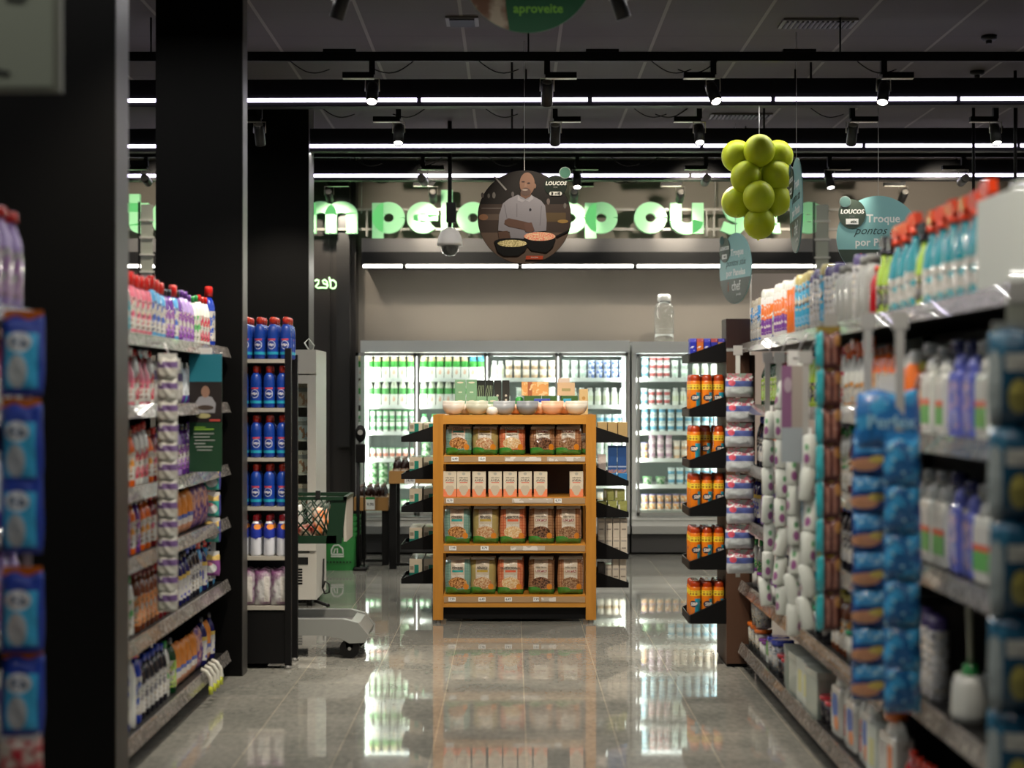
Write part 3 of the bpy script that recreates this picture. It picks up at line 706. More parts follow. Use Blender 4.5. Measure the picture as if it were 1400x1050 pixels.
for i, (a, b) in enumerate(((622, 636.5), (637.5, 652))):
    pbox('tea_box', a, b, 519, 541, BD+.04, .06, SAGE, 'sage green box, upper %s one, behind the bowls on the pine unit' % ['left', 'right'][i])
    pbox('tea_box', a, b, 541, 567, BD+.04, .06, SAGE, 'sage green box, lower %s one, behind the bowls on the pine unit' % ['left', 'right'][i])
pbox('tea_box', 652, 665.5, 542, 567, BD, .06, SAGE, 'sage green box in front of the black patterned boxes'); pbox('tea_box', 666.5, 681, 542, 567, BD, .06, SAGE, 'sage green box left of the tall black boxes')
def leaf(m, w_, h):
    for k in range(4): m.stroke([(-.02+k*.012, h*.35), (-.024+k*.013, h*.6), (-.012+k*.01, h*.85)], .003, -.002, 0, M((.4, .5, .3), .5))
def dots(m, w_, h):
    for k in (.42, .55, .25): m.disc(0, h*k, .008, .008, -.0015, 0, M((.6, .58, .5), .5), 14)
for i, (a, b) in enumerate(((652, 663), (663.7, 674.5))):
    pbox('black_box', a, b, 520, 567, BD+.07, .06, M((.02, .025, .02), .35), 'black box with leaf drawing, %s one of two on the pine unit' % ['left', 'right'][i], extra=leaf)
for i, (a, b) in enumerate(((675.5, 685), (687, 696.5))):
    pbox('black_box', a, b, 520, 567, BD+.07, .06, M((.035, .035, .03), .35), 'tall charcoal box with pale dots, %s one of two on the pine unit' % ['left', 'right'][i], extra=dots)
TEA = PR((.80, .72, .62), [([('b', -.5, .5, .012, .03), ('c', 40)], (.55, .35, .3))], .4, 'box print')
DGB = M((.04, .12, .02), .45)
pbox('snack_tray', 716, 792, 550, 567, BD-.03, .08, TEA, 'long beige carton of sachets with repeated prints, behind the right bowls')
pbox('snack_box', 717, 740, 541, 550, BD, .06, DGB, 'dark green flat box, left one, on the beige sachet carton'); pbox('snack_box', 741, 762, 541, 550, BD, .06, DGB, 'dark green flat box, middle one, on the beige sachet carton'); pbox('snack_box', 767, 790, 541, 550, BD, .06, DGB, 'dark green flat box, right one, on the beige sachet carton')
pbox('bar_box', 730, 752, 545, 550, BD-.03, .028, M((.04, .08, .45), .35), 'thin dark blue pack lying on the beige sachet carton'); pbox('bar_box', 770, 781, 545, 550, BD-.03, .028, M((.05, .4, .65), .35), 'thin light blue pack lying on the beige sachet carton')
OR = PR((.75, .38, .12), [(('b', -.05, -.02, .0, .2), (.4, .13, .05)), (('n', 30, .55), (.8, .6, .3))], .4, 'box print')
pbox('cookie_box', 713, 750, 522, 541, BD, .07, OR, 'orange and brown box stacked on the dark green boxes, left'); pbox('cookie_box', 762, 786, 523, 541, BD, .07, PR((.70, .5, .3), [(('b', -.03, .03, .03, .05), (.4, .35, .15))], .4, 'box print'), 'tan windowed box stacked on the right dark green box')
pbox('cookie_box', 763, 779, 517, 523, BD, .06, M((.72, .6, .5), .5), 'small pinkish box at the very top of the right stack')
pbox('cookie_box', 792, 804, 532, 567, BD-.02, .06, PR((.72, .52, .25), [(('e', 0, .11, .012, .012), (.55, .3, .08))], .4, 'box print'), 'golden upright box with round emblem at the right end')
k = MB(); k.lathe([(.03, 0), (.04, .02), (.034, .045), (.01, .055)], M((.75, .7, .62), .4), 20); tag(obj('small_dish_lid', k, None, (X(673, UD+.05), UD+.045, UT)), 'small white domed lid between the olive and grey bowls', 'lid')
k = MB(); k.lathe([(.025, 0), (.03, .04), (.026, .11), (.01, .12)], M((.04, .35, .06), .4), 16); tag(obj('green_bottle', k, None, (X(710, BD+.1), BD+.06, UT)), 'small green container between the black and orange boxes', 'bottle')
# ---- goods on the side shelves
CR = PR((.62, .55, .42), [(('b', -.06, .06, -.01, .055), (.01, .18, .13)), (('b', -.01, .02, .0, .11), (.01, .22, .16)), (('b', -.04, -.015, .075, .1), (.3, .25, .18)), (('b', .025, .04, .0, .05), (.65, .6, .5))], .4, 'box print')
for k, z in enumerate(LZ):
    for i in range(2):
        for r in range(3):
            o = MB().rbox((-.045, -.06, 0), (.045, .06, [.115, .135, .145, .13, .15][k]), .004, CR)
            o = obj('cracker_box', o, None, (X(572, SD)-.018+i*.1-.002, SD+.095+r*.123, z+.015)); tag(o, '%s green and beige box, %s row, %s left side shelf behind pine unit' % (['outer', 'inner'][i], ['front', 'middle', 'back'][r], ordn(k+1)), 'box', 'green and beige boxes on the left side shelves')
def sidebox(name, x0, x1, z, h, dep, mat, label, cat='box', y=.04, dz=.015):
    c = (x0+x1)/2; return tag(obj(name, MB().rbox((x0-c, 0, 0), (x1-c, dep, h), .003, mat), None, (c, SD+y, z+dz)), label, cat)
k0 = X(818, SD)+.005
TAN = M((.55, .38, .16), .5)
for i in range(3): sidebox('tan_box', X(817+14*i, SD)+.003, X(830.5+14*i, SD), RZ[0], .125, .1, TAN, 'tan carton, %s from the pine unit, top right side shelf' % ordn(i+1))
BLU = PR((.03, .10, .32), [(('b', -.1, .1, .04, .05), (.4, .5, .7)), (('b', -.1, .1, -.01, .025), ((.6, .3, .2), (.1, .2, .5), 60))], .3, 'can print')
sidebox('snack_pack', X(817, SD)+.003, X(829, SD), RZ[1], .2, .08, PR((.75, .65, .6), [(('e', 0, .06, .02, .03), (.6, .12, .05))], .3, 'pack print'), 'white pack with red spot beside the pine post, second right side shelf', 'pack')
for i in range(2): sidebox('blue_tin', X(832+13*i, SD), X(844+13*i, SD), RZ[1], .19, .08, BLU, '%s dark blue pack on the second right side shelf' % ['inner', 'outer'][i], 'pack', dz=.085)
for i in range(3): sidebox('blue_carton', X(817+14*i, SD)+.003, X(830+14*i, SD), RZ[1], .068, .1, M((.04, .25, .6), .35), 'bright blue carton under the dark packs, %s from the pine unit' % ordn(i+1))
OLV = PR((.38, .40, .12), [(('b', -.03, -.018, .02, .07), (.8, .8, .7))], .4, 'pack print')
for i in range(3):
    sidebox('olive_pack', X(817+14*i, SD)+.003, X(830+14*i, SD), RZ[2], .095, .1, OLV, 'olive green pack, lower row, %s from the pine unit, third side shelf' % ordn(i+1), 'pack')
for i in range(2): sidebox('olive_pack', X(826+15*i, SD), X(840+15*i, SD), RZ[2], .08, .1, OLV, '%s olive green pack in the upper row, third right side shelf' % ['inner', 'outer'][i], 'pack', dz=.112)
WC = PR((.70, .63, .52), [(('b', -.015, .015, .05, .06), (.3, .25, .2)), (('b', -.018, .018, .10, .112), (.45, .4, .35))], .4, 'carton print')
for i in range(4):
    for s_ in range(2): sidebox('white_carton', X(817.5+10.3*i, SD)+.002, X(827.3+10.3*i, SD), RZ[3], .13, .1, WC, 'slim white carton, %s tier, %s from the pine unit, fourth side shelf' % (['lower', 'upper'][s_], ordn(i+1)), 'carton', dz=.015+.1315*s_)
for i in range(4):
    sidebox('white_carton', X(817.5+10*i, SD)+.002, X(827+10*i, SD), RZ[4], [.15, .14, .19, .19][i], .1, WC if i > 0 else M((.1, .09, .08), .5), 'slim carton, %s from the pine unit, lowest right side shelf' % ordn(i+1), 'carton')
# ================================================================ PRODUCT KINDS FOR THE GONDOLAS
def P(c, r=.22): return M(tuple(q**1.25 for q in c), r, coat=.6)
def lab_mat(a, b, s=35, band_=None):
    a = tuple(q**1.25 for q in a); b = tuple(q**1.25 for q in b)
    L = [(('n', s*.6, .52), b), (('n', s*1.6, .60), tuple(min(1, q*.25) for q in b)), ([('b', None, None, .05, .085), ('n', s*2.5, .47)], tuple(min(1, .2+q*.9) for q in a)), (('n', s*3, .63), (.75, .6, .35))]
    if band_: L += [(('b', None, None, band_[0], band_[1]), band_[2])]
    return PR(a, L, .25, 'label print', .6)
def bottle(desc, h, r, body, cap, label, flat=1., neck=.38, capz=.12, lz=(.12, .6), capr=None, cat='bottle'):
    m = MB(); s1 = h*.66
    m.lathe([(r*.92, 0), (r, h*.03), (r, s1*.5), (r*.96, s1), (r*.75, s1+h*.1), (r*neck, h*(.99-capz))], body, 14, sy=flat)
    c = MB(); cr = capr or r*neck*1.15; c.lathe([(cr, h*(1-capz)-.002), (cr, h*.975), (cr*.85, h)], cap, 12, sy=max(flat, .75))
    parts = [('bottle_body', m), ('cap', c)]
    if label:
        l = MB(); l.lathe([(r*1.012, h*lz[0]), (r*1.012, h*lz[1])], label, 14, sy=flat, cap=False); parts.append(('label_sleeve', l))
    return Kind('bottle', desc, cat, parts, 2*r+.006)
def sprayb(desc, h, r, body, trig, label, flat=.7):
    m = MB(); m.lathe([(r*.95, 0), (r, h*.04), (r, h*.42), (r*.8, h*.58), (r*.36, h*.7), (r*.36, h*.78)], body, 14, sy=flat)
    c = MB(); c.lathe([(r*.42, h*.775), (r*.42, h*.84)], trig, 12)
    c.prism([(-.6*r, h*.86), (-1.25*r, h*.9), (-1.25*r, h*.97), (-.5*r, h), (.55*r, h), (.75*r, h*.88), (.3*r, h*.84)], -r*.25, r*.25, trig)
    c.prism([(-.5*r, h*.86), (-.95*r, h*.74), (-.8*r, h*.73), (-.25*r, h*.85)], -r*.12, r*.12, trig)
    l = MB(); l.lathe([(r*1.012, h*.08), (r*1.012, h*.4)], label, 14, sy=flat, cap=False)
    k = Kind('spray_bottle', desc, 'bottle', [('bottle_body', m), ('trigger_head', c), ('label_sleeve', l)], 2*r+.008); return k
def can(desc, h, r, body, cap, name='spray_can', text=None):
    m = MB(); m.lathe([(r*.96, 0), (r, h*.015), (r, h*.82), (r*.86, h*.86)], body, 16)
    c = MB(); c.lathe([(r*.93, h*.83), (r*.93, h*.93), (r*.7, h), (.001, h)], cap, 16, cap=False)
    pts = [('can_body', m), ('cap', c)]
    if text: pts.append(('lettering', MB().text(text[0], text[1], text[2], 0, -r-.001, h*text[3], off=.03, ext=.001)))
    return Kind(name, desc, 'spray can', pts, 2*r+.005)
def jug(desc, h, w_, body, cap, label):
    m = MB(); d = w_*.42
    m.rbox((-w_/2, -d/2, 0), (w_/2, d/2, h*.68), .018, body); m.lathe([(w_*.4, h*.67), (w_*.3, h*.78), (w_*.2, h*.86)], body, 14, sy=.5)
    hd = MB(); hd.tube([(w_*.46, 0, h*.55), (w_*.56, 0, h*.68), (w_*.45, 0, h*.82), (w_*.2, 0, h*.84)], .011, body, 8)
    c = MB(); c.lathe([(w_*.24, h*.85), (w_*.24, h*.97), (w_*.2, h)], cap, 14)
    l = MB(); l.box((-w_*.42, -d/2-.0015, h*.1), (w_*.42, -d/2+.002, h*.58), label)
    return Kind('detergent_jug', desc, 'bottle', [('jug_body', m), ('handle', hd), ('cap', c), ('label_panel', l)], w_+.02)
def box_k(desc, w_, d, h, mat, name='product_box', lid=None):
    m = MB(); m.rbox((-w_/2, -d/2, 0), (w_/2, d/2, h), .004, mat); p = [('box_body', m)]
    if lid: p.append(('lid', MB().rbox((-w_/2-.003, -d/2-.003, h*.86), (w_/2+.003, d/2+.003, h+.003), .004, lid)))
    return Kind(name, desc, 'box', p, w_+.006)
def pouchk(desc, w_, h, mat, spout=None, name='refill_pouch', t_=.06):
    p = [('pouch', bag(w_, h, t_, mat, seed=int(h*1000)))]
    if spout: p.append(('spout', MB().lathe([(.011, h-.005), (.011, h+.03)], spout, 10)))
    return Kind(name, desc, 'pouch', p, w_+.004)
def tubk(desc, h, r, body, lid, name='tub'):
    m = MB(); m.lathe([(r*.88, 0), (r, h*.86)], body, 20); l = MB(); l.lathe([(r*1.07, h*.85), (r*1.07, h*.98), (r*.9, h)], lid, 20)
    return Kind(name, desc, 'tub', [('tub_body', m), ('lid', l)], 2*r+.012)
RED = P((.65, .03, .02)); ORG = P((.85, .2, .02)); PINK = P((.75, .22, .3)); BLUE = P((.02, .08, .5)); LBLUE = P((.15, .45, .75)); TEALP = P((.02, .35, .42)); PUR = P((.18, .06, .35)); LPUR = P((.5, .38, .7))
WH = P((.8, .82, .78)); GRNP = P((.04, .35, .1)); LIME = P((.45, .65, .08)); YEL = P((.75, .6, .08)); BRN = P((.25, .08, .03)); DK = P((.03, .03, .05)); GR = P((.35, .36, .35)); BEI = P((.62, .56, .44)); DRED = P((.25, .02, .03))
W3 = (.6, .6, .57)
L1 = lab_mat(W3, (.7, .2, .3)); L2 = lab_mat(W3, (.1, .2, .6)); L3 = lab_mat(W3, (.15, .5, .2)); L4 = lab_mat((.7, .3, .1), W3); L5 = lab_mat((.3, .1, .45), W3); L6 = lab_mat((.05, .15, .5), W3); L7 = lab_mat(W3, (.8, .4, .1)); L8 = lab_mat((.05, .4, .5), W3); L9 = lab_mat((.6, .08, .15), W3)
B = {
 'pinkred': bottle('pink softener bottle with red cap', .28, .042, PINK, RED, L1, .7, capz=.2, capr=.026), 'bluered': bottle('blue bottle with red cap', .28, .04, LBLUE, RED, L2, .7, capz=.2, capr=.026),
 'whiteor': bottle('white bottle with orange cap', .27, .038, WH, ORG, L4, .7, capz=.16), 'greytl': bottle('grey bottle with teal label', .25, .04, GR, GRNP, L8, .7),
 'purple': bottle('purple bottle with dark cap', .25, .04, PUR, DK, L5, .7), 'lilac': bottle('lilac bottle with white label', .26, .04, LPUR, PUR, L5, .7), 'whitegreen': bottle('white bottle with green cap', .26, .036, WH, GRNP, L3, .7),
 'whitered': bottle('white bottle with red cap', .27, .036, WH, RED, L9, .7), 'orange': bottle('orange bottle with brown label', .24, .04, ORG, BRN, L7, .7), 'darkwhite': bottle('dark bottle with pale label', .27, .036, DK, BLUE, lab_mat((.7, .7, .68), (.3, .3, .35)), .9),
 'tealb': bottle('dark teal bottle with white label', .25, .038, P((.02, .15, .15)), GRNP, L3), 'brown': bottle('brown bottle with orange label', .26, .036, BRN, DRED, L4), 'maroon': bottle('maroon bottle with pink label', .25, .036, DRED, RED, L1),
 'bluetall': bottle('tall blue bottle with red cap', .34, .045, BLUE, RED, L2, .8, capz=.16, capr=.028), 'whitetall': bottle('tall white bottle with green cap', .33, .045, WH, GRNP, None, .8), 'greend': bottle('dark green bottle with lime label', .26, .038, P((.01, .1, .03)), DK, lab_mat((.4, .6, .1), W3)),
 'navy': bottle('navy bottle with white and gold label', .25, .037, P((.03, .03, .18)), DK, PR(W3, [(('n', 40, .55), (.1, .1, .5)), (('b', None, None, .13, .15), (.7, .5, .1))], name='label print')),
 'spink': sprayb('pink trigger spray bottle', .27, .042, PINK, DRED, L1), 'swhite': sprayb('white trigger spray bottle', .28, .04, WH, ORG, L7), 'steal': sprayb('teal spray bottle with orange-red head', .33, .052, TEALP, P((.85, .1, .02)), lab_mat(W3, (.1, .5, .6), 20)),
 'sgreen': sprayb('lime and black trigger spray bottle', .30, .042, LIME, DK, lab_mat((.1, .1, .1), (.5, .7, .1), 20)), 'sblue': sprayb('pale blue trigger spray bottle', .28, .04, P((.35, .6, .75)), WH, L2), 'spur': sprayb('purple and white trigger spray bottle', .27, .04, LPUR, WH, L5),
 'cbeige': can('white-blue aerosol with beige cap', .25, .032, lab_mat(W3, (.1, .35, .7), 25), BEI), 'cwhite': can('orange-purple aerosol with white cap', .28, .033, PR((.75, .75, .75), [(('b', None, None, .12, .2), (.85, .2, .03)), (('b', None, None, .04, .12), (.2, .05, .35)), (('n', 40, .6), (.8, .75, .7))], name='can print'), WH),
 'cgrey': can('light grey can with purple top', .27, .036, lab_mat((.6, .6, .6), (.75, .75, .76)), P((.16, .13, .3))), 'cyel': can('blue-white can with yellow cap', .28, .038, lab_mat((.1, .5, .75), W3, 15), P((.7, .62, .28))), 'corg': can('orange can with white top', .28, .034, P((.85, .25, .03)), WH),
 'jwhite': jug('white jug with red and green label', .30, .13, WH, GR, PR(W3, [(('b', None, None, .04, .1), (.15, .45, .12)), (('b', None, None, .1, .12), (.7, .15, .08))], name='label print')), 'jblue': jug('periwinkle blue jug with dark cap', .30, .11, P((.22, .26, .72)), P((.03, .04, .15)), lab_mat((.25, .3, .75), (.6, .5, .8))),
 'jorange': jug('large jug with orange handle and cap', .31, .2, WH, P((.85, .25, .02)), PR(W3, [(('n', 14, .52), (.5, .5, .5)), (('b', .03, .1, None, None), (.75, .2, .05))], name='label print')), 'jviolet': jug('violet jug with pink label', .26, .1, P((.3, .2, .65)), PUR, lab_mat((.6, .4, .6), W3)),
 'jwb': jug('white and blue detergent jug', .3, .16, WH, BLUE, PR(W3, [(('e', 0, .13, .05, .06), (.03, .15, .6)), (('e', .02, .06, .04, .03), (.85, .3, .1))], name='label print')),
 'bxwhite': box_k('large plain white pack', .30, .26, .27, P((.72, .76, .72), .5)), 'bxgrey': box_k('pale grey-green storage box', .18, .16, .2, P((.5, .56, .5), .5), lid=P((.6, .65, .58), .5)), 'bxpale': box_k('pale carton with yellow panel', .12, .1, .2, PR((.6, .66, .6), [(('b', -.03, .03, .05, .15), (.65, .65, .3))], name='box print')),
 'bxgreen': box_k('green and white carton', .07, .05, .11, PR((.75, .8, .75), [(('b', -.1, .1, .04, .12), (.1, .45, .08))], name='box print')),
 'pgrey': pouchk('grey refill pouch with dark band', .11, .2, PR((.5, .5, .47), [(('b', None, None, .12, .16), (.12, .08, .2))], name='pouch print')), 'pblue': pouchk('blue and purple refill pouch', .11, .19, PR((.7, .75, .8), [(('b', None, None, -.01, .05), (.15, .05, .4)), (('b', .0, .06, .0, .05), (.05, .5, .8))], name='pouch print'), WH),
 'ppurple': pouchk('dark purple pouch with orange print', .12, .21, PR(((.12, .04, .25), (.75, .4, .3), 25), [], name='pouch print')), 'porange': pouchk('orange pouch with white band', .12, .21, PR((.75, .25, .03), [(('b', None, None, .05, .08), (.8, .75, .7)), (('b', None, None, -.01, .05), (.75, .35, .2)), (('b', -.1, .1, .08, .1), (.1, .15, .5))], name='pouch print')),
 'pred': pouchk('red packet with pale print', .12, .2, PR(((.6, .03, .03), (.75, .6, .5), 25), [], name='pouch print')),
 'torange': tubk('clear tub with orange lid', .14, .048, lab_mat((.55, .55, .5), (.4, .42, .4)), P((.85, .25, .03))), 'tblue': tubk('clear tub with blue lid', .17, .055, lab_mat((.6, .62, .62), (.35, .4, .45)), P((.03, .08, .55))), 'tpurple': tubk('small white tub with purple lid', .1, .038, WH, P((.35, .1, .45))),
 'tgreen': tubk('white tub with green lid', .13, .045, WH, P((.05, .4, .2))), 'tred': tubk('dark tub with red lid', .12, .045, DK, P((.7, .05, .08))), 'tyellow': tubk('dark jar with yellow lid', .2, .06, DK, P((.65, .6, .05))),
 'lilacr': bottle('lilac bottle with bright red cap', .30, .045, LPUR, RED, lab_mat((.5, .3, .55), (.6, .6, .6)), .8, capz=.1, capr=.03), 'redb': bottle('small red bottle with bright red cap', .2, .034, P((.5, .01, .02)), P((.85, .08, .03)), None), 'goldcap': bottle('brown bottle with gold cap', .25, .034, BRN, P((.5, .45, .1)), L7), 'greyb': bottle('grey bottle with rounded cap', .25, .045, P((.45, .46, .44)), GR, None, 1, neck=.5)}
SN_L = ['bottom shelf', 'second shelf up', 'third shelf up', 'fourth shelf up', 'fifth shelf up', 'top shelf']
RCNT = defaultdict(int)
def fill(y0, y1, xf, z, face, seq, where, inset=.09, maxh=9):
    """one front row of goods along the shelf from y0 (near) to y1; seq: list of (kind key, count)"""
    y = y0; i = 0; flat = [k for k, n in seq for _ in range(n)]
    if len(flat) > 16:
        for q in range(len(flat)//5):
            a_ = random.randrange(len(flat)-3); b_ = a_+random.randint(1, 3); flat[a_], flat[b_] = flat[b_], flat[a_]
    while flat and y < y1:
        if i >= len(flat): break
        k = B[flat[i]]; i += 1
        if y+k.w > y1: break
        y += k.w/2; key = (k.desc, where); RCNT[key] += 1
        k.place((xf-face*max(inset, k.front+.032), y, z+.001), face*PI/2+random.uniform(-.12, .12), '%s, %s %s, %s' % (k.desc, ordn(RCNT[key]), 'from near end' if len(k.desc.split())+len(where.split()) < 13 else 'along', where), 'goods on the %s' % where, scale=min(random.uniform(.93, 1.0), maxh/k.h))
        y += k.w/2+.002
# ---- gondolas
RAILM = PR((.42, .40, .38), [([('b', None, None, None, None)] if 0 else ('n', 45, .56), (.72, .7, .66))], .25, 'price strip', .6)
t = NT('price strip', .25, .5); o3 = t.xyz(); a_ = t.math('GREATER_THAN', t.math('FRACT', t.math('MULTIPLY', o3[1], 13.0)), .16)
RAILM = t.done(t.mix(a_, (.14, .135, .125), t.mix(t.noise(60, .55), (.15, .14, .13), (.30, .28, .26))))
def gondola(xf, y0, y1, face, zs, label, back=True, depths=None):
    t_ = thing('gondola', label, 'shelf unit', (xf, y0, 0))
    L = y1-y0; dp = .46
    A = lambda a, b: (min(a*-face, b*-face), max(a*-face, b*-face))
    x0, x1 = A(0.02, dp); xb0, xb1 = A(dp, dp+.03); k0, k1 = A(.10, dp)
    obj('back_panel', MB().box((xb0, 0, .05), (xb1, L, zs[-1]+.02), BLACK), t_); obj('kick_plate', MB().box((k0, .01, .03), (k1, L-.01, .10), BLACK), t_)
    for y in (.08, L/2, L-.08): obj('foot', MB().lathe([(.022, 0), (.016, .012), (.01, .03)], DARK, 10, T=Matrix.Translation(((k0+k1)/2-face*-.13, y, 0))), t_)
    for y in (0, L-.03):
        a, b = A(dp-.03, dp); obj('upright', MB().box((a, y, .05), (b, y+.03, zs[-1]+.25 if False else zs[-1]), BLACK), t_)
    for i, z in enumerate(zs):
        s_ = obj('shelf', MB().box((x0, .004, z-.03), (x1, L-.004, z), DARK), t_)
        a, b = A(0, .02); r = MB()
        r.prism([(a, 0), (b, 0), (b, 0), (a, 0)], 0, 0, BLACK) if False else None
        xo = 0; xi = -face*.02
        r.add([(xo, .003, z-.042), (xo, L-.003, z-.042), (xi, L-.003, z+.012), (xi, .003, z+.012), (xo-face*.006, .003, z-.042), (xo-face*.006, L-.003, z-.042), (xi-face*.006, L-.003, z+.012), (xi-face*.006, .003, z+.012)],
              [(0,1,2,3), (4,7,6,5), (0,4,5,1), (3,2,6,7), (0,3,7,4), (1,5,6,2)], RAILM)
        obj('price_rail', r, s_)
    return t_
ZL = [.13, .51, .84, 1.12, 1.45, 1.74]; ZR = [.13, .47, .82, 1.12, 1.44, 1.77]
XL, XR = -1.49, 1.24; XLN = -1.395
gondola(XLN, 3.7, 4.56, 1, ZL, 'black shelving gondola at the left edge, closest to the camera')
gondola(XL, 5.84, 7.0, 1, ZL, 'black shelving gondola between the two left pillars, nearer bay')
gondola(XL, 7.0, 8.16, 1, ZL, 'black shelving gondola between the two left pillars, farther bay')
ZRN = [.13, .55, .97, 1.37, 1.77]
for i in range(5): gondola(XR, 3.0+i*1.09, 3.0+(i+1)*1.09, -1, ZRN if i < 2 else ZR, 'black shelving gondola on the right, %s bay from the camera' % ordn(i+1))
WL = ['left gondola '+s_ for s_ in SN_L]; WR = ['right gondola '+s_ for s_ in SN_L]; WN = ['near left gondola '+s_ for s_ in SN_L]
def F_(zs, names, xf, face, y0, y1, lv, seq): fill(y0, y1, xf, zs[lv], face, seq, names[lv], maxh=(zs[lv+1]-zs[lv]-.048) if lv+1 < len(zs) else 9)
LS = [
 [('whitetall', 3), ('bluetall', 3), ('darkwhite', 6), ('whitegreen', 1), ('greend', 1), ('porange', 5), ('navy', 3), ('ppurple', 4), ('whiteor', 2)],
 [('greend', 3), ('whitegreen', 3), ('brown', 5), ('maroon', 4), ('navy', 4), ('darkwhite', 4), ('bluered', 3), ('navy', 3), ('purple', 2)],
 [('tealb', 4), ('purple', 2), ('orange', 3), ('maroon', 3), ('brown', 3), ('porange', 3), ('ppurple', 4), ('orange', 3), ('navy', 4)],
 [('maroon', 3), ('greend', 1), ('orange', 3), ('whitered', 3), ('maroon', 4), ('purple', 3), ('lilac', 4), ('bluered', 3), ('whiteor', 3), ('lilac', 3)],
 [('whitegreen', 4), ('spink', 4), ('whitered', 3), ('pgrey', 4), ('pblue', 5), ('lilac', 4), ('sblue', 3), ('purple', 3)],
 [('whiteor', 2), ('greytl', 3), ('pinkred', 4), ('bluered', 4), ('purple', 3), ('lilac', 3), ('whitegreen', 2), ('whitered', 3), ('bluetall', 2), ('swhite', 3)]]
for lv in range(6): F_(ZL, WL, XL, 1, 5.87, 8.14, lv, LS[lv])
NS = [[('pred', 5), ('bluetall', 4)], [('pgrey', 9)], [('whiteor', 6), ('lilac', 5)], [('pblue', 9)], [('whitegreen', 5), ('spink', 6)], [('greyb', 5), ('lilacr', 4)]]
for lv in range(6): fill(3.74, 4.54, XLN, ZL[lv], 1, NS[lv], WN[lv], .06 if lv < 5 else .035, (ZL[lv+1]-ZL[lv]-.048) if lv < 5 else 9)
RS = [
 [('jorange', 1), ('bxpale', 1), ('whitered', 2), ('jwb', 3), ('tred', 2), ('bxpale', 2), ('bxgrey', 3), ('tred', 2), ('tblue', 2), ('bxgreen', 2), ('tpurple', 2), ('torange', 3), ('tblue', 1), ('torange', 3)],
 [('tgreen', 6), ('goldcap', 6), ('tyellow', 2), ('tgreen', 4), ('cgrey', 6), ('tpurple', 8), ('whitegreen', 6), ('tgreen', 3), ('pred', 3), ('tblue', 4)],
 [('whitegreen', 6), ('darkwhite', 6), ('maroon', 6), ('sblue', 6), ('whitered', 6), ('spur', 4), ('navy', 4)],
 [('brown', 3), ('goldcap', 6), ('whitegreen', 6), ('pblue', 6), ('swhite', 4), ('cwhite', 6), ('darkwhite', 4)],
 [('orange', 5), ('swhite', 6), ('whitered', 5), ('sgreen', 4), ('spink', 6), ('greend', 6)]]
RN = [[('jorange', 1), ('bxwhite', 2), ('redb', 11), ('tyellow', 2), ('goldcap', 3)], [('cgrey', 2), ('greyb', 3), ('darkwhite', 0)], [('jwhite', 4), ('jblue', 1), ('jwhite', 4), ('jblue', 1), ('jwhite', 3)], [('jviolet', 1), ('jblue', 3), ('jwhite', 4), ('cyel', 2), ('corg', 5)]]
RN = [[('bxwhite', 1), ('redb', 12), ('bxpale', 1), ('tyellow', 2), ('jorange', 3)], [('cgrey', 3)], [('jwhite', 4), ('jblue', 2), ('jwhite', 3), ('swhite', 2)], [('jwhite', 4), ('jblue', 2), ('jwhite', 2), ('goldcap', 1), ('corg', 3)]]
WRN = ['near right gondola '+s_ for s_ in ('bottom shelf', 'second shelf up', 'third shelf up', 'fourth shelf up')]
RT = [('bxwhite', 3), ('steal', 9), ('sgreen', 3), ('redb', 1), ('greyb', 5), ('cgrey', 7), ('cyel', 5), ('corg', 3), ('cwhite', 9), ('sblue', 2), ('cbeige', 9), ('spur', 4), ('sgreen', 2)]
for lv in range(5): F_(ZR, WR, XR, -1, 5.2, 8.43, lv, RS[lv])
for lv, y_ in enumerate((3.9, 4.75, 3.75, 3.75)): F_(ZRN, WRN, XR, -1, y_, 5.16, lv, RN[lv])
F_(ZR, WR, XR, -1, 3.3, 8.43, 5, RT)
for i, (k_, y_) in enumerate((('torange', 8.12), ('torange', 8.24))):
    B[k_].place((XR+.09, y_, ZR[0]+.142), -PI/2, 'clear tub with orange lid stacked on top, %s, bottom right shelf' % ['nearer', 'farther'][i], 'tubs stacked on the bottom right shelf')
# ---- clip strips with hanging packs, in front of the shelves
def clip_strip(x, y, z0, z1, label, w_=.024, col=M((.5, .5, .48), .4)):
    t_ = thing('clip_strip', label, 'display strip', (x, y, z0)); obj('strip', MB().box((-w_/2, .0, 0), (w_/2, .003, z1-z0), col), t_)
    obj('header', MB().box((-.024, -.002, z1-z0-.02), (.024, .003, z1-z0+.03), M((.5, .5, .48), .5)), t_)
    xs_ = ((XLN if y < 5 else XL) if x < 0 else XR)-x; z2 = min([q for q in (ZL if x < 0 else (ZRN if y < 5.18 else ZR)) if q+z0*0 > z1-.06] or [1.74])-.025-z0
    obj('hanger_wire', MB().tube([(0, .002, z1-z0), (xs_*.5, .002, z2), (xs_*1.08, .002, z2)], .004, STEEL, 6), t_); return t_
def hang(kind, x, y, zs, what, where, sx=0, rot=0):
    n = len(zs)
    for i, z in enumerate(zs):
        kind.place((x+sx*(i % 2), y-.0, z), rot+random.uniform(-.1, .1), '%s, %s from the top, %s' % (what, ordn(i+1), where), '%ss %s' % (kind.name.replace('_', ' '), where), tilt=random.uniform(-.08, .02))
def packk(name, w_, h, mat, t_=.04, extra=None):
    p = [('pouch', bag(w_, h, t_, mat, seed=len(name)))]
    p.append(('header_card', MB().box((-w_*.45, -.002, h-.006), (w_*.45, .002, h+.02), extra or PAPER)))
    return Kind(name, '', 'pack', p, w_)
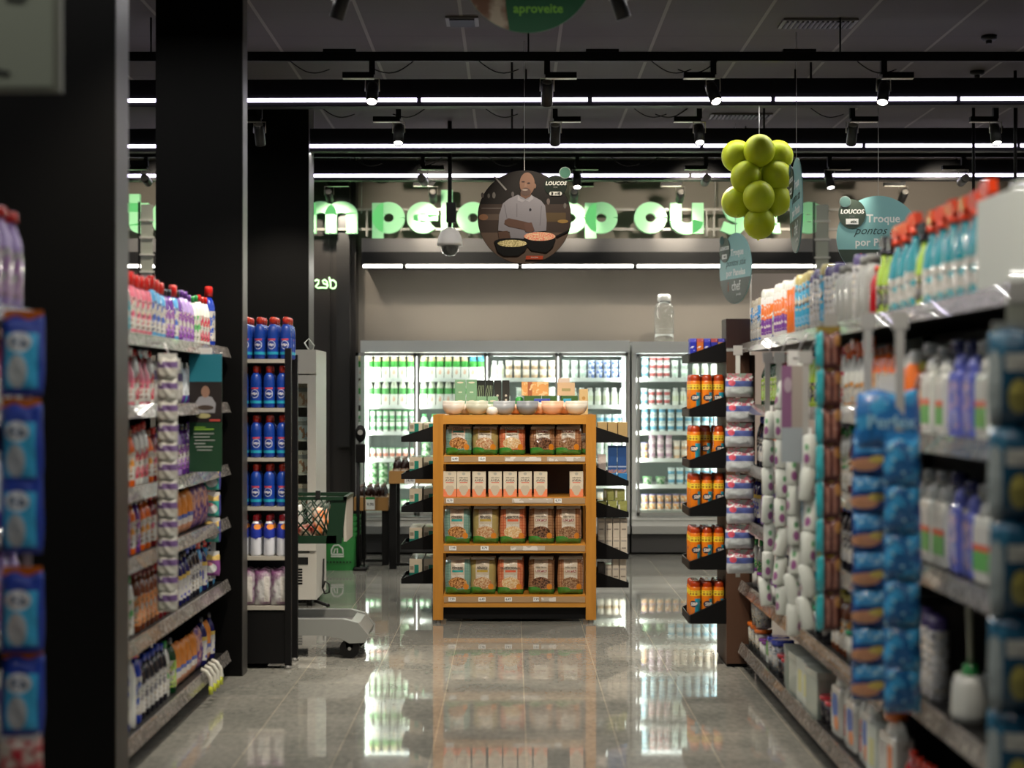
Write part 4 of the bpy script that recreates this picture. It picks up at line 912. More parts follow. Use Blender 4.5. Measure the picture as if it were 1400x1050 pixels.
# blue refill packs at the far left
KB = packk('refill_pack', .118, .215, PR((.02, .06, .42), [(('b', -.042, .045, .02, .17), (.07, .55, .9)), (('e', -.005, .145, .035, .028), (.85, .87, .9)), ([('e', -.005, .145, .028, .018), ('n', 70, .5)], (.15, .2, .3)), (('e', -.008, .065, .027, .045), (.6, .62, .64))], .3, 'pack print'), .05, P((.75, .22, .03)))
y_ = 4.2
clip_strip(X(32, y_), y_+.03, .3, 1.70, 'clip strip with blue and cyan packs at the left edge')
hang(KB, X(30, y_), y_, [Z(540-0+z, y_) for z in (0, 124, 250)] and [Z(541, y_), Z(662, y_), Z(757, y_), Z(892, y_), Z(1006, y_)], 'blue and cyan refill pack with orange header', 'left edge strip')
k = packk('snack_pack', .12, .13, PR(((.6, .03, .05), (.8, .7, .6), 30), [], name='pack print')); k.place((X(28, y_), y_, Z(1075, y_)), 0, 'red patterned pack at the bottom of the left edge strip', 'packs at the left edge')
# grey-purple bundles cascading at the left gondola
KG = packk('bundle_pack', .085, .085, PR((.48, .47, .42), [(('b', None, None, .045, .07), (.13, .07, .2)), (('n', 30, .6), (.6, .6, .56))], name='pack print'), .05, M((.5, .5, .47), .5))
clip_strip(-1.40, 6.37, Z(835, 6.35), Z(500, 6.35), 'white clip strip with grey packs in front of the left gondola')
hang(KG, -1.42, 6.33, [Z(y, 6.33) for y in (518, 547, 577, 605, 632, 658, 684, 710, 736, 762, 788, 812, 836)], 'grey and purple bundle pack', 'strip on left gondola')
KT = packk('sponge_pack', .088, .105, PR((.05, .42, .35), [(('b', None, None, .08, .11), (.7, .5, .15)), (('e', 0, .04, .03, .025), (.75, .8, .78)), (('e', -.012, .062, .02, .01), (.75, .3, .35)), (('b', .036, .05, None, None), (.05, .05, .25))], name='pack print'), .03)
KU = packk('sponge_pack', .088, .105, PR((.28, .08, .30), [(('b', None, None, .08, .11), (.7, .5, .15)), (('e', 0, .04, .03, .025), (.75, .8, .78)), (('e', -.012, .062, .02, .01), (.75, .3, .35))], name='pack print'), .03)
yy = 7.85; clip_strip(X(290, yy), yy+.025, Z(792, yy), Z(520, yy), 'clip strip behind the chef banner on the left gondola')
hang(KT, X(290, yy), yy, [Z(670, yy), Z(706, yy), Z(741, yy)], 'teal sponge pack with white flower shape', 'strip by the second pillar')
KU.place((X(289, yy), yy, Z(787, yy)), 0, 'purple sponge pack, lowest on the strip by the second pillar', 'packs by the second pillar')
# leaning banner with the chef
yb = 7.35; t_ = thing('hanging_banner', 'tall teal and dark green banner with a chef photo on the left gondola', 'banner', (X(281, yb), yb, Z(645, yb)))
w2 = .078; hb = Z(484, yb)-Z(645, yb)
m = MB().box((-w2, 0, 0), (w2, .004, hb), M((.012, .06, .025), .4)); m.box((-w2, -.002, hb*.765), (w2, 0, hb), M((.02, .22, .30), .4)); m.box((-w2, -.002, hb*.42), (w2, 0, hb*.765), M((.02, .015, .015), .4))
m.disc(0, hb*.68, .02, .028, -.004, -.002, M((.35, .2, .14), .5), 20); m.prism([(-.045, hb*.5), (-.05, hb*.58), (-.03, hb*.635), (0, hb*.645), (.03, hb*.635), (.05, hb*.58), (.045, hb*.5)], -.0035, -.002, M((.35, .35, .38), .5))
m.disc(-.0, hb*.545, .04, .012, -.005, -.0035, M((.06, .04, .03), .5), 20); m.disc(-.01, hb*.475, .035, .012, -.005, -.002, M((.45, .42, .2), .5), 20); m.box((.02, -.0045, hb*.43), (.07, -.002, hb*.445), M((.6, .08, .06), .5))
obj('panel', m, t_)
l = MB().box((-.055, -.0035, hb*.355), (.04, -.002, hb*.367), M((.25, .5, .05), .5)).box((-.055, -.0035, hb*.375), (.0, -.002, hb*.382), M((.25, .5, .05), .5))
for q, (a, b) in enumerate(((-.055, .04), (-.055, .02), (-.05, .045), (-.055, .0), (-.045, .035), (-.04, .03))): l.box((a, -.0035, hb*(.32-.028*q)), (b, -.002, hb*(.327-.028*q)), M((.45, .5, .45), .5))
obj('lettering', l, t_, (0, 0, 0))
obj('hanger', MB().box((-.03, -.001, hb), (.03, .004, hb+.03), PAPER), t_)
# curved white and yellow clips under the lowest left rail
for i in range(4):
    y_ = 7.36+i*.085; m = MB(); m.tube([(0, 0, .03), (.025, 0, .02), (.045, 0, -.01), (.05, 0, -.05), (.047, 0, -.085)], .010, P((.75, .75, .68)), 8); k = obj('rail_hook', m, None, (XL+.0, y_, .155))
    obj('end_cap', MB().lathe([(.011, 0), (.011, .04)], P((.65, .7, .1)), 8, T=Matrix.Translation((.047, 0, -.09))), k)
    tag(k, 'curved white and yellow hook on the lowest left rail, %s from the camera' % ordn(i+1), 'hook', 'hooks on the lowest left rail')
# right: strip of blue and white razor packs at the gondola end
KR = packk('wipes_pack', .15, .105, PR((.62, .66, .68), [(('b', None, None, .055, .085), (.12, .16, .45)), (('e', -.045, .075, .018, .016), (.7, .1, .15)), (('b', -.05, .05, .02, .045), (.72, .78, .8)), ([('b', None, None, .085, .12), ('n', 60, .5)], (.5, .15, .2))], .2, 'pack print', .6), .055, PR(((.35, .5, .42), (.6, .2, .25), 60), []))
ye = 8.1; clip_strip(X(1010, ye), ye+.03, Z(790, ye), Z(480, ye), 'clip strip of wipes packs at the far end of the right gondola', col=WH)
hang(KR, X(1011, ye), ye, [Z(y, ye) for y in (543, 577, 611, 645, 682, 716, 750, 784)], 'blue and white wipes pack', 'strip at right gondola end', sx=.006)
# white tubes with purple oval
KW = Kind('cloth_roll', '', 'roll', [('roll', MB().lathe([(.042, 0), (.046, .01), (.046, .19), (.03, .205)], PR((.72, .76, .70), [(('e', 0, .06, .02, .03), (.35, .12, .3)), (('e', .0, .13, .014, .02), (.15, .4, .18))], .4, 'roll print'), 14)), ('hook_tab', MB().box((-.012, -.002, .2), (.012, .002, .25), PAPER))], .09)
for ci, (px, d, ys) in enumerate(((1088, 6.15, tuple(range(540, 870, 41))), (1067, 6.7, tuple(range(560, 880, 40))), (1051, 7.15, tuple(range(600, 850, 38))), (1104, 5.85, tuple(range(640, 880, 44))))):
    clip_strip(X(px, d), d+.032, Z(ys[-1], d), Z(490, d), 'white clip strip carrying cloth rolls, %s from the camera' % ['second', 'third', 'fourth', 'first'][ci])
    for i, y in enumerate(ys):
        KW.place((X(px, d)+random.uniform(-.01, .01), d, Z(y, d)), random.uniform(-1.5, 1.5), 'white cloth roll with purple oval, %s from the top, %s strip of rolls' % (ordn(i+1), ['second', 'third', 'fourth', 'nearest'][ci]), 'white cloth rolls', tilt=random.uniform(-.25, .12), scale=.62)
# purple, beige and pale blue card
d = 6.0; c = thing('shelf_card', 'purple, beige and pale blue card hanging before the white rolls', 'sign', (X(1084, d), d, Z(632, d))); hc = Z(500, d)-Z(632, d)
m = MB().box((-.045, 0, 0), (.045, .004, hc), M((.45, .40, .36), .5)); m.box((-.045, -.001, hc*.35), (-.005, 0, hc), M((.28, .13, .26), .5)); m.box((-.045, -.0015, 0), (.045, 0, hc*.36), M((.42, .48, .52), .5)); m.disc(-.02, hc*.8, .016, .03, -.003, 0, M((.5, .4, .48), .5), 16)
obj('card', m, c); obj('hanger', MB().box((-.02, 0, hc), (.02, .004, hc+.06), PAPER).tube([(0, 0, hc+.03), (XR-X(1084, d)+.01, .002, hc+.03)], .004, STEEL, 6), c)
# brown and teal blister column
KD = packk('blister_pack', .09, .13, PR((.11, .035, .03), [(('b', None, -.022, None, None), (.04, .42, .48)), (('b', -.012, .0, .02, .11), (.42, .2, .15)), (('b', .012, .024, .02, .11), (.42, .2, .15)), (('e', .03, .1, .012, .02), (.5, .25, .08))], .2, 'blister print', .8), .035, P((.4, .3, .06)))
d = 5.35; clip_strip(X(1138, d), d+.03, Z(865, d), Z(440, d), 'grey clip strip of brown and teal blister packs', .07, GR)
hang(KD, X(1133, d), d, [Z(y, d) for y in (505, 556, 607, 658, 709, 760, 811, 862)], 'brown and teal blister pack', 'brown strip on right gondola')
# blue cloth packs, two columns
KP = packk('cloth_pack', .115, .12, PR((.015, .06, .22), [(('b', -.05, .04, .07, .115), (.06, .30, .62)), (('b', .04, .06, None, None), (.5, .6, .62)), (('e', -.02, .035, .045, .02), (.62, .3, .16)), (('e', .02, .05, .03, .012), (.65, .5, .12)), ([('b', -.05, .05, .08, .11), ('n', 60, .55)], (.35, .6, .75))], .2, 'pack print', .8), .05, P((.05, .3, .65)))
KQ = packk('cloth_pack', .11, .14, PR((.02, .12, .32), [(('n', 22, .5), (.05, .32, .62)), (('n', 50, .62), (.3, .55, .7))], .2, 'pack print', .8), .055, P((.05, .3, .65)))
d = 4.75; clip_strip(X(1190, d), d+.03, Z(955, d), Z(440, d), 'white clip strip of blue and orange cloth packs', .026)
hang(KP, X(1190, d), d, [Z(y, d) for y in (650, 702, 754, 806, 858, 910, 958)], 'blue cloth pack with orange and yellow print', 'strip of blue packs')
d = 4.5; clip_strip(X(1234, d), d+.03, Z(955, d), Z(440, d), 'white clip strip of plain blue cloth packs', .026)
hang(KQ, X(1234, d), d, [Z(y, d) for y in (665, 729, 793, 857, 921, 975)], 'mottled blue cloth pack', 'strip of plain blue packs')
d = 4.62; k = Kind('cloth_pack', '', 'pack', [('pouch', bag(.19, .17, .07, PR((.02, .16, .45), [(('n', 16, .52), (.06, .36, .68))], .2, 'pack print', .8), seed=3)), ('lettering', MB().text('Perfex', .055, P((.4, .65, .8)), 0, -.037, .075, off=.02, ext=.002)), ('header_card', MB().box((-.03, -.002, .16), (.03, .002, .22), PAPER))], .2)
k.place((X(1208, d), d-.06, Z(612, d)), 0, 'large bright blue cloth pack with lettering above the blue strips', 'packs above the blue strips', tilt=-.06)
# dark blue packs along the right edge
KE = packk('scourer_pack', .19, .225, PR((.012, .07, .13), [(('b', None, -.07, None, None), (.28, .33, .33)), (('b', -.06, .1, .13, .17), (.45, .46, .42)), (('e', -.03, .07, .025, .04), (.42, .38, .10)), (('e', .045, .10, .02, .025), (.30, .07, .05)), (('n', 8, .56), (.03, .14, .24))], .2, 'pack print', .8), .07, P((.45, .48, .46)))
d = 3.62; clip_strip(X(1400, d), d+.045, Z(1060, d), Z(400, d), 'clip strip of dark blue scourer packs at the right edge', .05, P((.5, .52, .45)))
hang(KE, X(1406, d), d, [Z(y, d) for y in (582, 712, 842, 972, 1100)], 'dark blue scourer pack with yellow spot', 'right edge strip')
# plunger and cleaning brush set on the bare near shelf
t_ = thing('toilet_brush', 'white toilet brush with long pale handle on the bare near right shelf', 'brush', (XR+.09, 4.45, ZRN[1]+.001))
d = 4.3; bx = 0
obj('holder', MB().lathe([(.05, 0), (.06, .03), (.055, .11), (.045, .14)], WH, 18), t_); obj('handle', MB().cyl((0, 0, .13), (-.012, 0, .62), .009, P((.5, .5, .4)), 8), t_); obj('collar', MB().lathe([(.03, .135), (.02, .17)], GRNP, 12), t_)
# ---- end shelves with insecticide cans at the far end of the right gondola
EX0, EX1, EY0, EY1 = X(992, 8.47), 1.34, 8.47, 9.37
e_ = thing('end_shelf_unit', 'brown-backed end unit with tapered black shelves holding orange cans', 'shelf unit', (EX0, EY0, 0))
BRB = M((.085, .04, .022), .5); tipx = X(943, EY0)-EX0
obj('upright_panel', MB().box((0.004, .0, .02), (EX1-EX0, .38, 1.72), M((.05, .025, .015), .5)).box((.004, -.012, .02), (.13, 0, 1.74), BRB), e_)
obj('topper', MB().rbox((.0, -.02, 1.76), (.155, .16, 1.92), .004, M((.035, .015, .012), .4)), e_)
obj('base_foot', MB().box((.01, .02, 0), (.12, .36, .02), DARK), e_)
EZ = [Z(y, EY0) for y in (853, 779, 706, 640, 570, 495)]
for i, z in enumerate(EZ):
    s_ = obj('shelf', MB().box((tipx, .02, z+.002), (.004, .36, z+.014), BLACK).box((tipx-.003, .02, z), (tipx+.002, .36, z+.045), DARK), e_)
    for yy in (0, .362): obj('end_plate', MB().prism([(0.004, z), (tipx, z), (tipx, z+.045), (0.004, z+(.115 if i else .14))], yy, yy+.018, BLACK), s_)
SBPM = PR((.62, .16, .006), [(('b', .004, None, -.01, .12), (.02, .30, .42)), (('b', None, None, .135, .165), (.66, .50, .03)), ([('b', -.05, .02, .14, .16), ('c', 60)], (.25, .12, .02)), (('e', -.005, .09, .02, .018), (.02, .03, .06))], .25, 'can print', .5)
KS = can('orange insecticide can', .218, .0305, SBPM, P((.40, .06, .006)), 'insecticide_can', ('SBP', .024, P((.8, .75, .7)), .41))
SHW = ['lowest', 'second', 'third', 'fourth', 'fifth', 'top']
for i, z in enumerate(EZ[:5]):
    for cx in range(3):
        if i == 3 and cx == 2: pass
        for r in range(3):
            if i == 3 and cx == 1 and r < 1: continue
            KS.place((EX0+tipx+.036+cx*.0655, EY0+.055+r*.068, z+.0155), random.uniform(-.3, .3), 'orange insecticide can, %s from aisle, %s row, %s end shelf up' % (ordn(cx+1), ['front', 'middle', 'back'][r], SHW[i]), 'insecticide cans on the end shelves')
for i, (c, nm) in enumerate((((.02, .03, .4), 'navy'), ((.6, .15, .03), 'orange-red'), ((.02, .03, .42), 'royal blue'), ((.03, .04, .4), 'deep blue'), ((.75, .35, .1), 'orange'))):
    k = Kind('insect_trap_box', '', 'box', [('box', MB().rbox((-.018, -.04, 0), (.018, .04, .115), .003, PR(c, [(('b', None, None, .095, .12), (.5, .1, .1) if i % 2 else (.1, .1, .6)), (('n', 60, .64), (.7, .7, .8))], name='box print')))], .04)
    k.place((EX0+tipx+.022+i*.039, EY0+.06, EZ[5]+.0155), 0, '%s small box on the top end shelf above the orange cans' % nm, 'small boxes on the top end shelf')
# ================================================================ BLUE BOTTLE RACK
RY = 8.40; rx0, rx1 = -1.80, X(398, RY)
r_ = thing('bottle_rack', 'narrow black rack of blue bottles with pale shelves beside the second pillar', 'rack', ((rx0+rx1)/2, RY, 0)); rc = (rx0+rx1)/2; rh = (rx1-rx0)/2
RZS = [Z(y, RY) for y in (829, 761, 693, 626, 558, 491)]
for sx in (-1, 1):
    for yy in (0, .25): obj('post', MB().box((sx*rh-(.034 if sx > 0 else 0), yy, .02), (sx*rh+(.034 if sx < 0 else 0), yy+.03, RZS[-1]+(.06 if yy == 0 else .03)), BLACK), r_)
    for yy in (.015, .265): obj('foot', MB().lathe([(.02, 0), (.016, .02)], GREY, 10, T=Matrix.Translation((sx*(rh-.018), yy, 0))), r_)
obj('base_box', MB().box((-rh+.036, .01, .03), (rh-.036, .27, RZS[0]-.03), BLACK), r_); obj('back_panel', MB().box((-rh+.036, .262, RZS[0]), (rh-.036, .268, RZS[-1]), M((.01, .012, .02), .5)), r_)
RSH = M((.38, .36, .31), .45)
for z in RZS: obj('shelf', MB().box((-rh+.035, .002, z-.02), (rh-.035, .26, z), RSH), r_)
VM = M((.008, .045, .30), .25, coat=.4)
m = MB(); m.lathe([(.028, 0), (.031, .008), (.031, .15), (.027, .175), (.014, .195)], VM, 16); c = MB(); c.lathe([(.017, .192), (.018, .222), (.012, .232)], P((.55, .05, .02)), 14)
l = MB(); l.lathe([(.0315, .025), (.0315, .115)], PR((.01, .05, .32), [(('e', 0, .078, .021, .024), (.6, .62, .68)), (('e', 0, .078, .018, .021), (.02, .05, .28)), (('b', -.02, .02, .103, .112), (.6, .06, .08)), (('b', None, None, .02, .04), (.02, .35, .5))], name='label print'), 16, cap=False)
l.text('VEJA', .016, P((.85, .85, .88)), 0, -.033, .078, off=.03, ext=.001)
KV = Kind('cleaner_bottle', '', 'bottle', [('bottle_body', m), ('cap', c), ('label_sleeve', l)], .068)
m = MB(); m.lathe([(.028, 0), (.031, .01), (.030, .12), (.024, .17), (.014, .195)], P((.72, .74, .8)), 16); c = MB(); c.lathe([(.017, .19), (.018, .215), (.012, .225)], P((.5, .03, .05)), 14)
l = MB(); l.lathe([(.0305, .10), (.0315, .135), (.0275, .16), (.024, .178)], PR((.02, .04, .35), [(('e', .01, .16, .02, .015), (.85, .3, .05))], name='label print'), 16, cap=False); l.text('VEJA', .015, P((.02, .04, .35)), 0, -.031, .10, off=.03, ext=.001)
KX = Kind('cleaner_bottle', '', 'bottle', [('bottle_body', m), ('cap', c), ('label_sleeve', l)], .068)
KY = pouchk('', .1, .2, PR(((.5, .5, .5), (.16, .05, .14), 12), [(('b', .0, .03, .02, .16), (.55, .53, .5))], name='bag print')); KY.name = 'refill_pouch'
RN_ = ['lowest', 'second', 'third', 'fourth', 'fifth', 'top']
for i, z in enumerate(RZS):
    for cx in range(6 if i != 0 else 5):
        for r in range(3 if i == 5 else 2):
            w_ = .072 if i else .09; x = rx1-.055-cx*w_-(.012 if not i else 0)-.02*(i < 5)+.02
            K = KY if i == 0 else (KX if i == 1 else KV)
            nm = {0: 'pale and purple pouch', 1: 'white bottle with blue and orange shoulder'}.get(i, 'blue cleaner bottle with round emblem')
            K.place((x, RY+.045+r*.075, z+.001), random.uniform(-.25, .25), '%s, %s from right, %s row, %s shelf up, narrow rack' % (nm, ordn(cx+1), ['front', 'middle', 'back'][r], RN_[i]) if i > 1 else '%s, %s from right, %s row, narrow rack' % (nm, ordn(cx+1), ['front', 'second'][r]), 'goods on the blue bottle rack', tilt=0)
# ================================================================ UPRIGHT FREEZER
fy = 10.85; fx1 = X(432, fy); fx0 = fx1-.66; fz = Z(478, fy)
z_ = thing('upright_freezer', 'white upright freezer with glass door behind the bottle rack', 'freezer', (fx0, fy, 0)); fw = .66
FW = M((.62, .60, .54), .4)
m = MB(); m.box((0, .03, .38), (.05, .6, fz-.17), FW); m.box((fw-.05, .03, .38), (fw, .6, fz-.17), FW); m.box((.05, .56, .38), (fw-.05, .599, fz-.17), FW); m.box((0, .0, fz-.17), (fw, .6, fz), FW); m.box((0, .03, .05), (fw, .6, .38), FW); obj('cabinet', m, z_)
m = MB(); zb, zt = .40, fz-.18
m.box((.0, 0, zb+.06), (.06, .028, zt-.06), FW); m.box((fw-.06, 0, zb+.06), (fw, .028, zt-.06), FW); m.box((0, 0, zb), (fw, .028, zb+.06), FW); m.box((0, 0, zt-.06), (fw, .028, zt), FW)
dr = obj('glass_door', m, z_); obj('pane', MB().box((.06, .01, zb+.06), (fw-.06, .016, zt-.06), GLASS), dr); obj('handle', MB().box((.08, -.03, .9), (.1, .0, 1.2), GREY), dr)
g_ = MB()
for k in range(6): g_.box((fw-.19, .024, .16+.02*k), (fw-.1, .029, .17+.02*k), BLACK)
obj('vent_grille', g_, z_); obj('logo_plate', MB().box((fw-.18, .022, .30), (fw-.06, .03, .35), DARK), z_)
m = MB(); m.lathe([(.02, 0), (.02, .05)], DARK, 10, T=Matrix.Translation((.06, .1, 0))); obj('foot', m, z_); m = MB(); m.lathe([(.02, 0), (.02, .05)], DARK, 10, T=Matrix.Translation((fw-.06, .1, 0))); obj('foot', m, z_)
m = MB(); m.tube([(fw+.005, .4, .3), (fw+.01, .35, .2), (fw+.01, .3, .1), (fw+.03, .28, .06), (fw+.06, .28, .07), (fw+.06, .28, .13), (fw+.03, .28, .15), (fw+.012, .3, .1)], .007, DARK, 6); m.tube([(fw-.02, .1, .035), (fw+.04, .05, .02), (fw+.09, .0, .012)], .012, DARK, 6); obj('power_cable', m, z_)
obj('inner_light', MB().box((.055, .06, zb+.1), (.07, .08, zt-.1), M((.95, .95, .85), .5, emit=1.2)), z_)
for i in range(5):
    zz = .45+i*.24; obj('shelf', MB().box((.05, .08, zz), (fw-.05, .55, zz+.012), FW), z_)
    for j in range(5):
        o = obj('frozen_box', MB().rbox((-.05, -.06, 0), (.05, .06, .16), .004, PR([(.7, .65, .55), (.55, .6, .62), (.6, .5, .4)][(i+j) % 3], [(('n', 25, .55), (.45, .25, .15)), (('b', -.1, .1, .1, .13), (.3, .3, .28))], name='box print')), None, (fx0+.12+j*.105, fy+.2, zz+.0125))
        tag(o, 'frozen food box, %s from left, %s shelf up, in the upright freezer' % (ordn(j+1), ordn(i+1)), 'box', 'boxes in the upright freezer')
tag(obj('bent_wire', MB().tube([(0, 0, 0), (-.03, 0, .05), (0, 0, .08), (.04, 0, .03), (.03, 0, 0)], .006, WH, 6), None, (X(417, fy), fy+.2, fz+.005)), 'small bent white wire lying on top of the upright freezer', 'wire')
# ================================================================ SHOPPING CART
cy = 8.95; c_ = thing('shopping_cart', 'grey plastic shopping cart carrying a dark green basket behind the bottle rack', 'shopping cart', (X(455, cy), cy, 0)); ox = X(455, cy)
CG = M((.20, .21, .20), .4); BG = M((.004, .024, .01), .4)
def L_(px, py, d=8.75): return (X(px, d)-ox, Z(py, d))
m = MB()
for yy in (-.22, .18):
    m.prism([L_(335, 846), L_(470, 846), L_(490, 851), L_(504, 868), L_(500, 878), L_(478, 879), L_(466, 872), L_(440, 868), L_(335, 869)], yy, yy+.05, CG)
m.prism([L_(479, 850), L_(491, 853), L_(502, 868), L_(499, 877), L_(479, 877)], -.17, .18, CG); m.prism([L_(335, 856), L_(475, 856), L_(475, 862), L_(335, 862)], -.2, .2, M((.1, .1, .1), .5))
obj('chassis', m, c_)
for px in (478, 345):
    for yy in (-.19, .2):
        wx, _ = L_(px, 0); wv = obj('caster', MB().box((wx-.02, yy-.02, .06), (wx+.02, yy+.02, .12), DARK), c_)
        obj('wheel', MB().cyl((wx, yy-.02, .056), (wx, yy+.02, .056), .056, BLACK, 20), wv)
        obj('hub', MB().cyl((wx, yy-.023, .056), (wx, yy-.021, .056), .01, STEEL, 10), wv)
m = MB(); 
for yy in (-.16, .16): m.tube([(X(345, cy)-ox, yy, .2), (X(345, cy)-ox, yy, .98), (X(335, cy)-ox, yy, 1.02)], .014, DARK, 8)
obj('frame', m, c_)
t0 = Z(676, cy); b0 = Z(739, cy); xl, xr = X(340, cy)-ox, X(479, cy)-ox
bk = obj('basket_rim', MB().box((xl, -.2, t0-.02), (xr, -.18, t0), BG).box((xl, .18, t0-.02), (xr, .2, t0), BG).box((xr-.02, -.2, t0-.02), (xr, .2, t0), BG).box((xl, -.2, t0-.02), (xl+.02, .2, t0), BG), c_)
m = MB(); m.box((xl+.03, -.17, b0), (xr-.07, .17, b0+.012), BG)
obj('basket_floor', m, c_)
m = MB()
for yy in (-.19, .19):
    m = MB()
    for k in range(9):
        x0_ = xl+.02+k*.062
        for s_ in (-1, 1):
            xa, xb = (x0_, x0_+.18) if s_ > 0 else (x0_+.18, x0_); 
            xa = min(max(xa, xl), xr-.1); xb = min(max(xb, xl), xr-.1)
            m.tube([(xa, yy, t0-.03), (xb, yy*.93, b0+.04)], .005, BG, 5)
    m.prism([(xr-.09, t0-.02), (xr-.001, t0-.02), (xr-.03, b0), (xr-.12, b0)], min(yy, yy*.98), max(yy, yy*.98), BG)
    m.box((xl, min(yy, yy*.96), b0), (xr-.06, max(yy, yy*.96), b0+.045), BG)
    obj('basket_lattice', m, c_)
m = MB(); m.prismx([(-.17, b0+.01), (.17, b0+.01), (.19, t0-.02), (-.19, t0-.02)], xr-.02, xr-.004, M((.42, .40, .35), .5)); obj('basket_end', m, c_)
obj('handle_clip', MB().box((X(438, cy)-ox, -.22, t0-.01), (X(444, cy)-ox, -.2, t0+.035), DARK), c_)
gd = [('white crumpled bag', 'bag', bag(.16, .2, .12, P((.6, .62, .6)), seed=4), X(395, cy), 0), ('orange and red crumpled packet', 'bag', bag(.14, .17, .1, PR(((.8, .2, .03), (.7, .6, .5), 20), [], name='pack print'), seed=5), X(440, cy), .1), ('dark red packet', 'bag', bag(.16, .09, .1, PR(((.35, .05, .03), (.5, .4, .3), 20), [], name='pack print'), seed=6), X(418, cy)-.01, -.09)]
for nm, cat, m, x, dy in gd: tag(obj('grocery_bag', m, None, (x, cy+dy, b0+.014)), nm+' lying in the basket of the shopping cart', cat, None)
# ================================================================ GREEN BASKET STACK
gy = 13.1; gx0, gx1 = X(433, gy), X(489, gy); gc = (gx0+gx1)/2; gw = (gx1-gx0)/2
GB = M((.03, .22, .05), .4)
for i in range(4):
    b_ = thing('shopping_basket', 'green shopping basket, %s of the nested stack by the panelled wall' % ['lowest', 'second', 'third', 'topmost'][i], 'basket', (gc, gy+.17, .0+i*.045), 0, 'nested green baskets')
    m = MB(); n = 20
    def rr(z, k): return [(gw*k*(abs(math.cos(a))**.4)*(1 if math.cos(a) > 0 else -1), .17*k*(abs(math.sin(a))**.4)*(1 if math.sin(a) > 0 else -1), z) for a in [2*PI*(j+.5)/n for j in range(n)]]
    m.rings([rr(.0, .84-.0*i), rr(.31, .97), rr(.31, .94), rr(.02, .80)], GB, False, cap=False); m.rings([rr(0, .8), rr(.01, .8)], GB, False)
    obj('basket_body', m, b_); m = MB(); m.rings([rr(.29, 1.0), rr(.325, 1.02), rr(.325, .95), rr(.29, .95)], GB, False, cap=False); obj('rim', m, b_)
    if i == 0:
        m = MB(); m.stroke([(-.05, .14), (-.05, .18), (-.03, .215), (.01, .22), (.045, .19), (.05, .14), (-.05, .14)], .012, -.160, -.155, P((.8, .85, .8))); m.stroke([(-.03, .15), (-.02, .185), (.0, .19), (.0, .15)], .01, -.160, -.155, P((.8, .85, .8))); m.box((-.055, -.160, .115), (.055, -.155, .13), P((.7, .8, .7)))
        obj('emblem', m, b_)
        m = MB()
        for q in range(9): m.box((-.12+q*.028, -.158, .065), (-.105+q*.028, -.15, .08), M((.005, .04, .01), .5))
        obj('slots', m, b_)
# ================================================================ WINE TABLES
WD = M((.36, .19, .055), .5)
def wtable(px0, px1, pyt, pyb, d, label, step):
    x0, x1 = X(px0, d), X(px1, d); c = (x0+x1)/2; h = (x1-x0)/2; zt = Z(pyt, d); zb = Z(pyb, d)
    w_ = thing('display_table', label, 'table', (c, d, 0)); obj('crate_top', MB().box((-h, 0, zb), (h, .5, zb+.03), WD).box((-h, -.01, zb), (h, .01, zt), WD).box((-h, .49, zb), (h, .51, zt), WD).box((-h, .01, zb), (-h+.02, .49, zt), WD).box((h-.02, .01, zb), (h, .49, zt), WD), w_)
    for sx in (-1, 1):
        for yy in (.02, .43): obj('leg', MB().box((sx*(h-.03)-.03, yy, 0), (sx*(h-.03)+.03, yy+.05, zb), BLACK), w_)
    obj('stretcher', MB().box((-h+.06, .02, .03), (h-.06, .04, .05), BLACK), w_)
    return c, h, zb+.031
BM = bottle('', .29, .032, M((.015, .008, .006), .15, coat=.5), M((.05, .02, .02), .4), lab_mat((.5, .45, .38), (.25, .12, .08)), 1, neck=.4, capz=.2, lz=(.15, .42)); BM.name = 'wine_bottle'; BM.cat = 'bottle'
sm_ = bottle('', .19, .029, M((.02, .008, .005), .15, coat=.5), M((.3, .25, .2), .4), lab_mat((.55, .5, .42), (.25, .12, .08)), 1, neck=.4, capz=.1, lz=(.15, .5)); sm_.name = 'dark_bottle'
c, h, zb = wtable(484, 531, 680, 698, 13.5, 'low wooden crate table of small dark bottles at the left of the fridges', 0)
for r in range(3):
    for i in range(4): sm_.place((c-h+.055+i*.062, 13.58+r*.15, zb), random.uniform(-.4, .4), 'small dark bottle, %s from left, %s row, low crate table' % (ordn(i+1), ['front', 'middle', 'back'][r]), 'bottles on the low crate table')
s_ = obj('price_card', MB().box((-.04, 0, 0), (.04, .003, .11), PAPER).box((-.04, -.001, .09), (.04, 0, .11), GRNP).text('9,90', .035, DARK, 0, 0, .045, off=.02), None, (X(506, 13.45), 13.47, Z(697, 13.45))); tag(s_, 'small white price card with green edge on the low crate table', 'sign')
c, h, zb = wtable(532, 600, 644, 661, 13.2, 'taller wooden crate table of dark bottles behind the pine unit', 0)
for r in range(3):
    for i in range(6): sm_.place((c-h+.055+i*.064, 13.28+r*.15, zb+.0), random.uniform(-.4, .4), 'small dark bottle, %s from left, %s row, tall crate table' % (ordn(i+1), ['front', 'middle', 'back'][r]), 'bottles on the tall crate table')
s_ = obj('price_card', MB().box((-.045, 0, 0), (.045, .003, .06), PAPER).text('14,90', .03, DARK, 0, 0, .03, off=.02), None, (X(560, 13.15), 13.17, Z(662, 13.15))); tag(s_, 'white price card on the front edge of the tall crate table', 'sign')
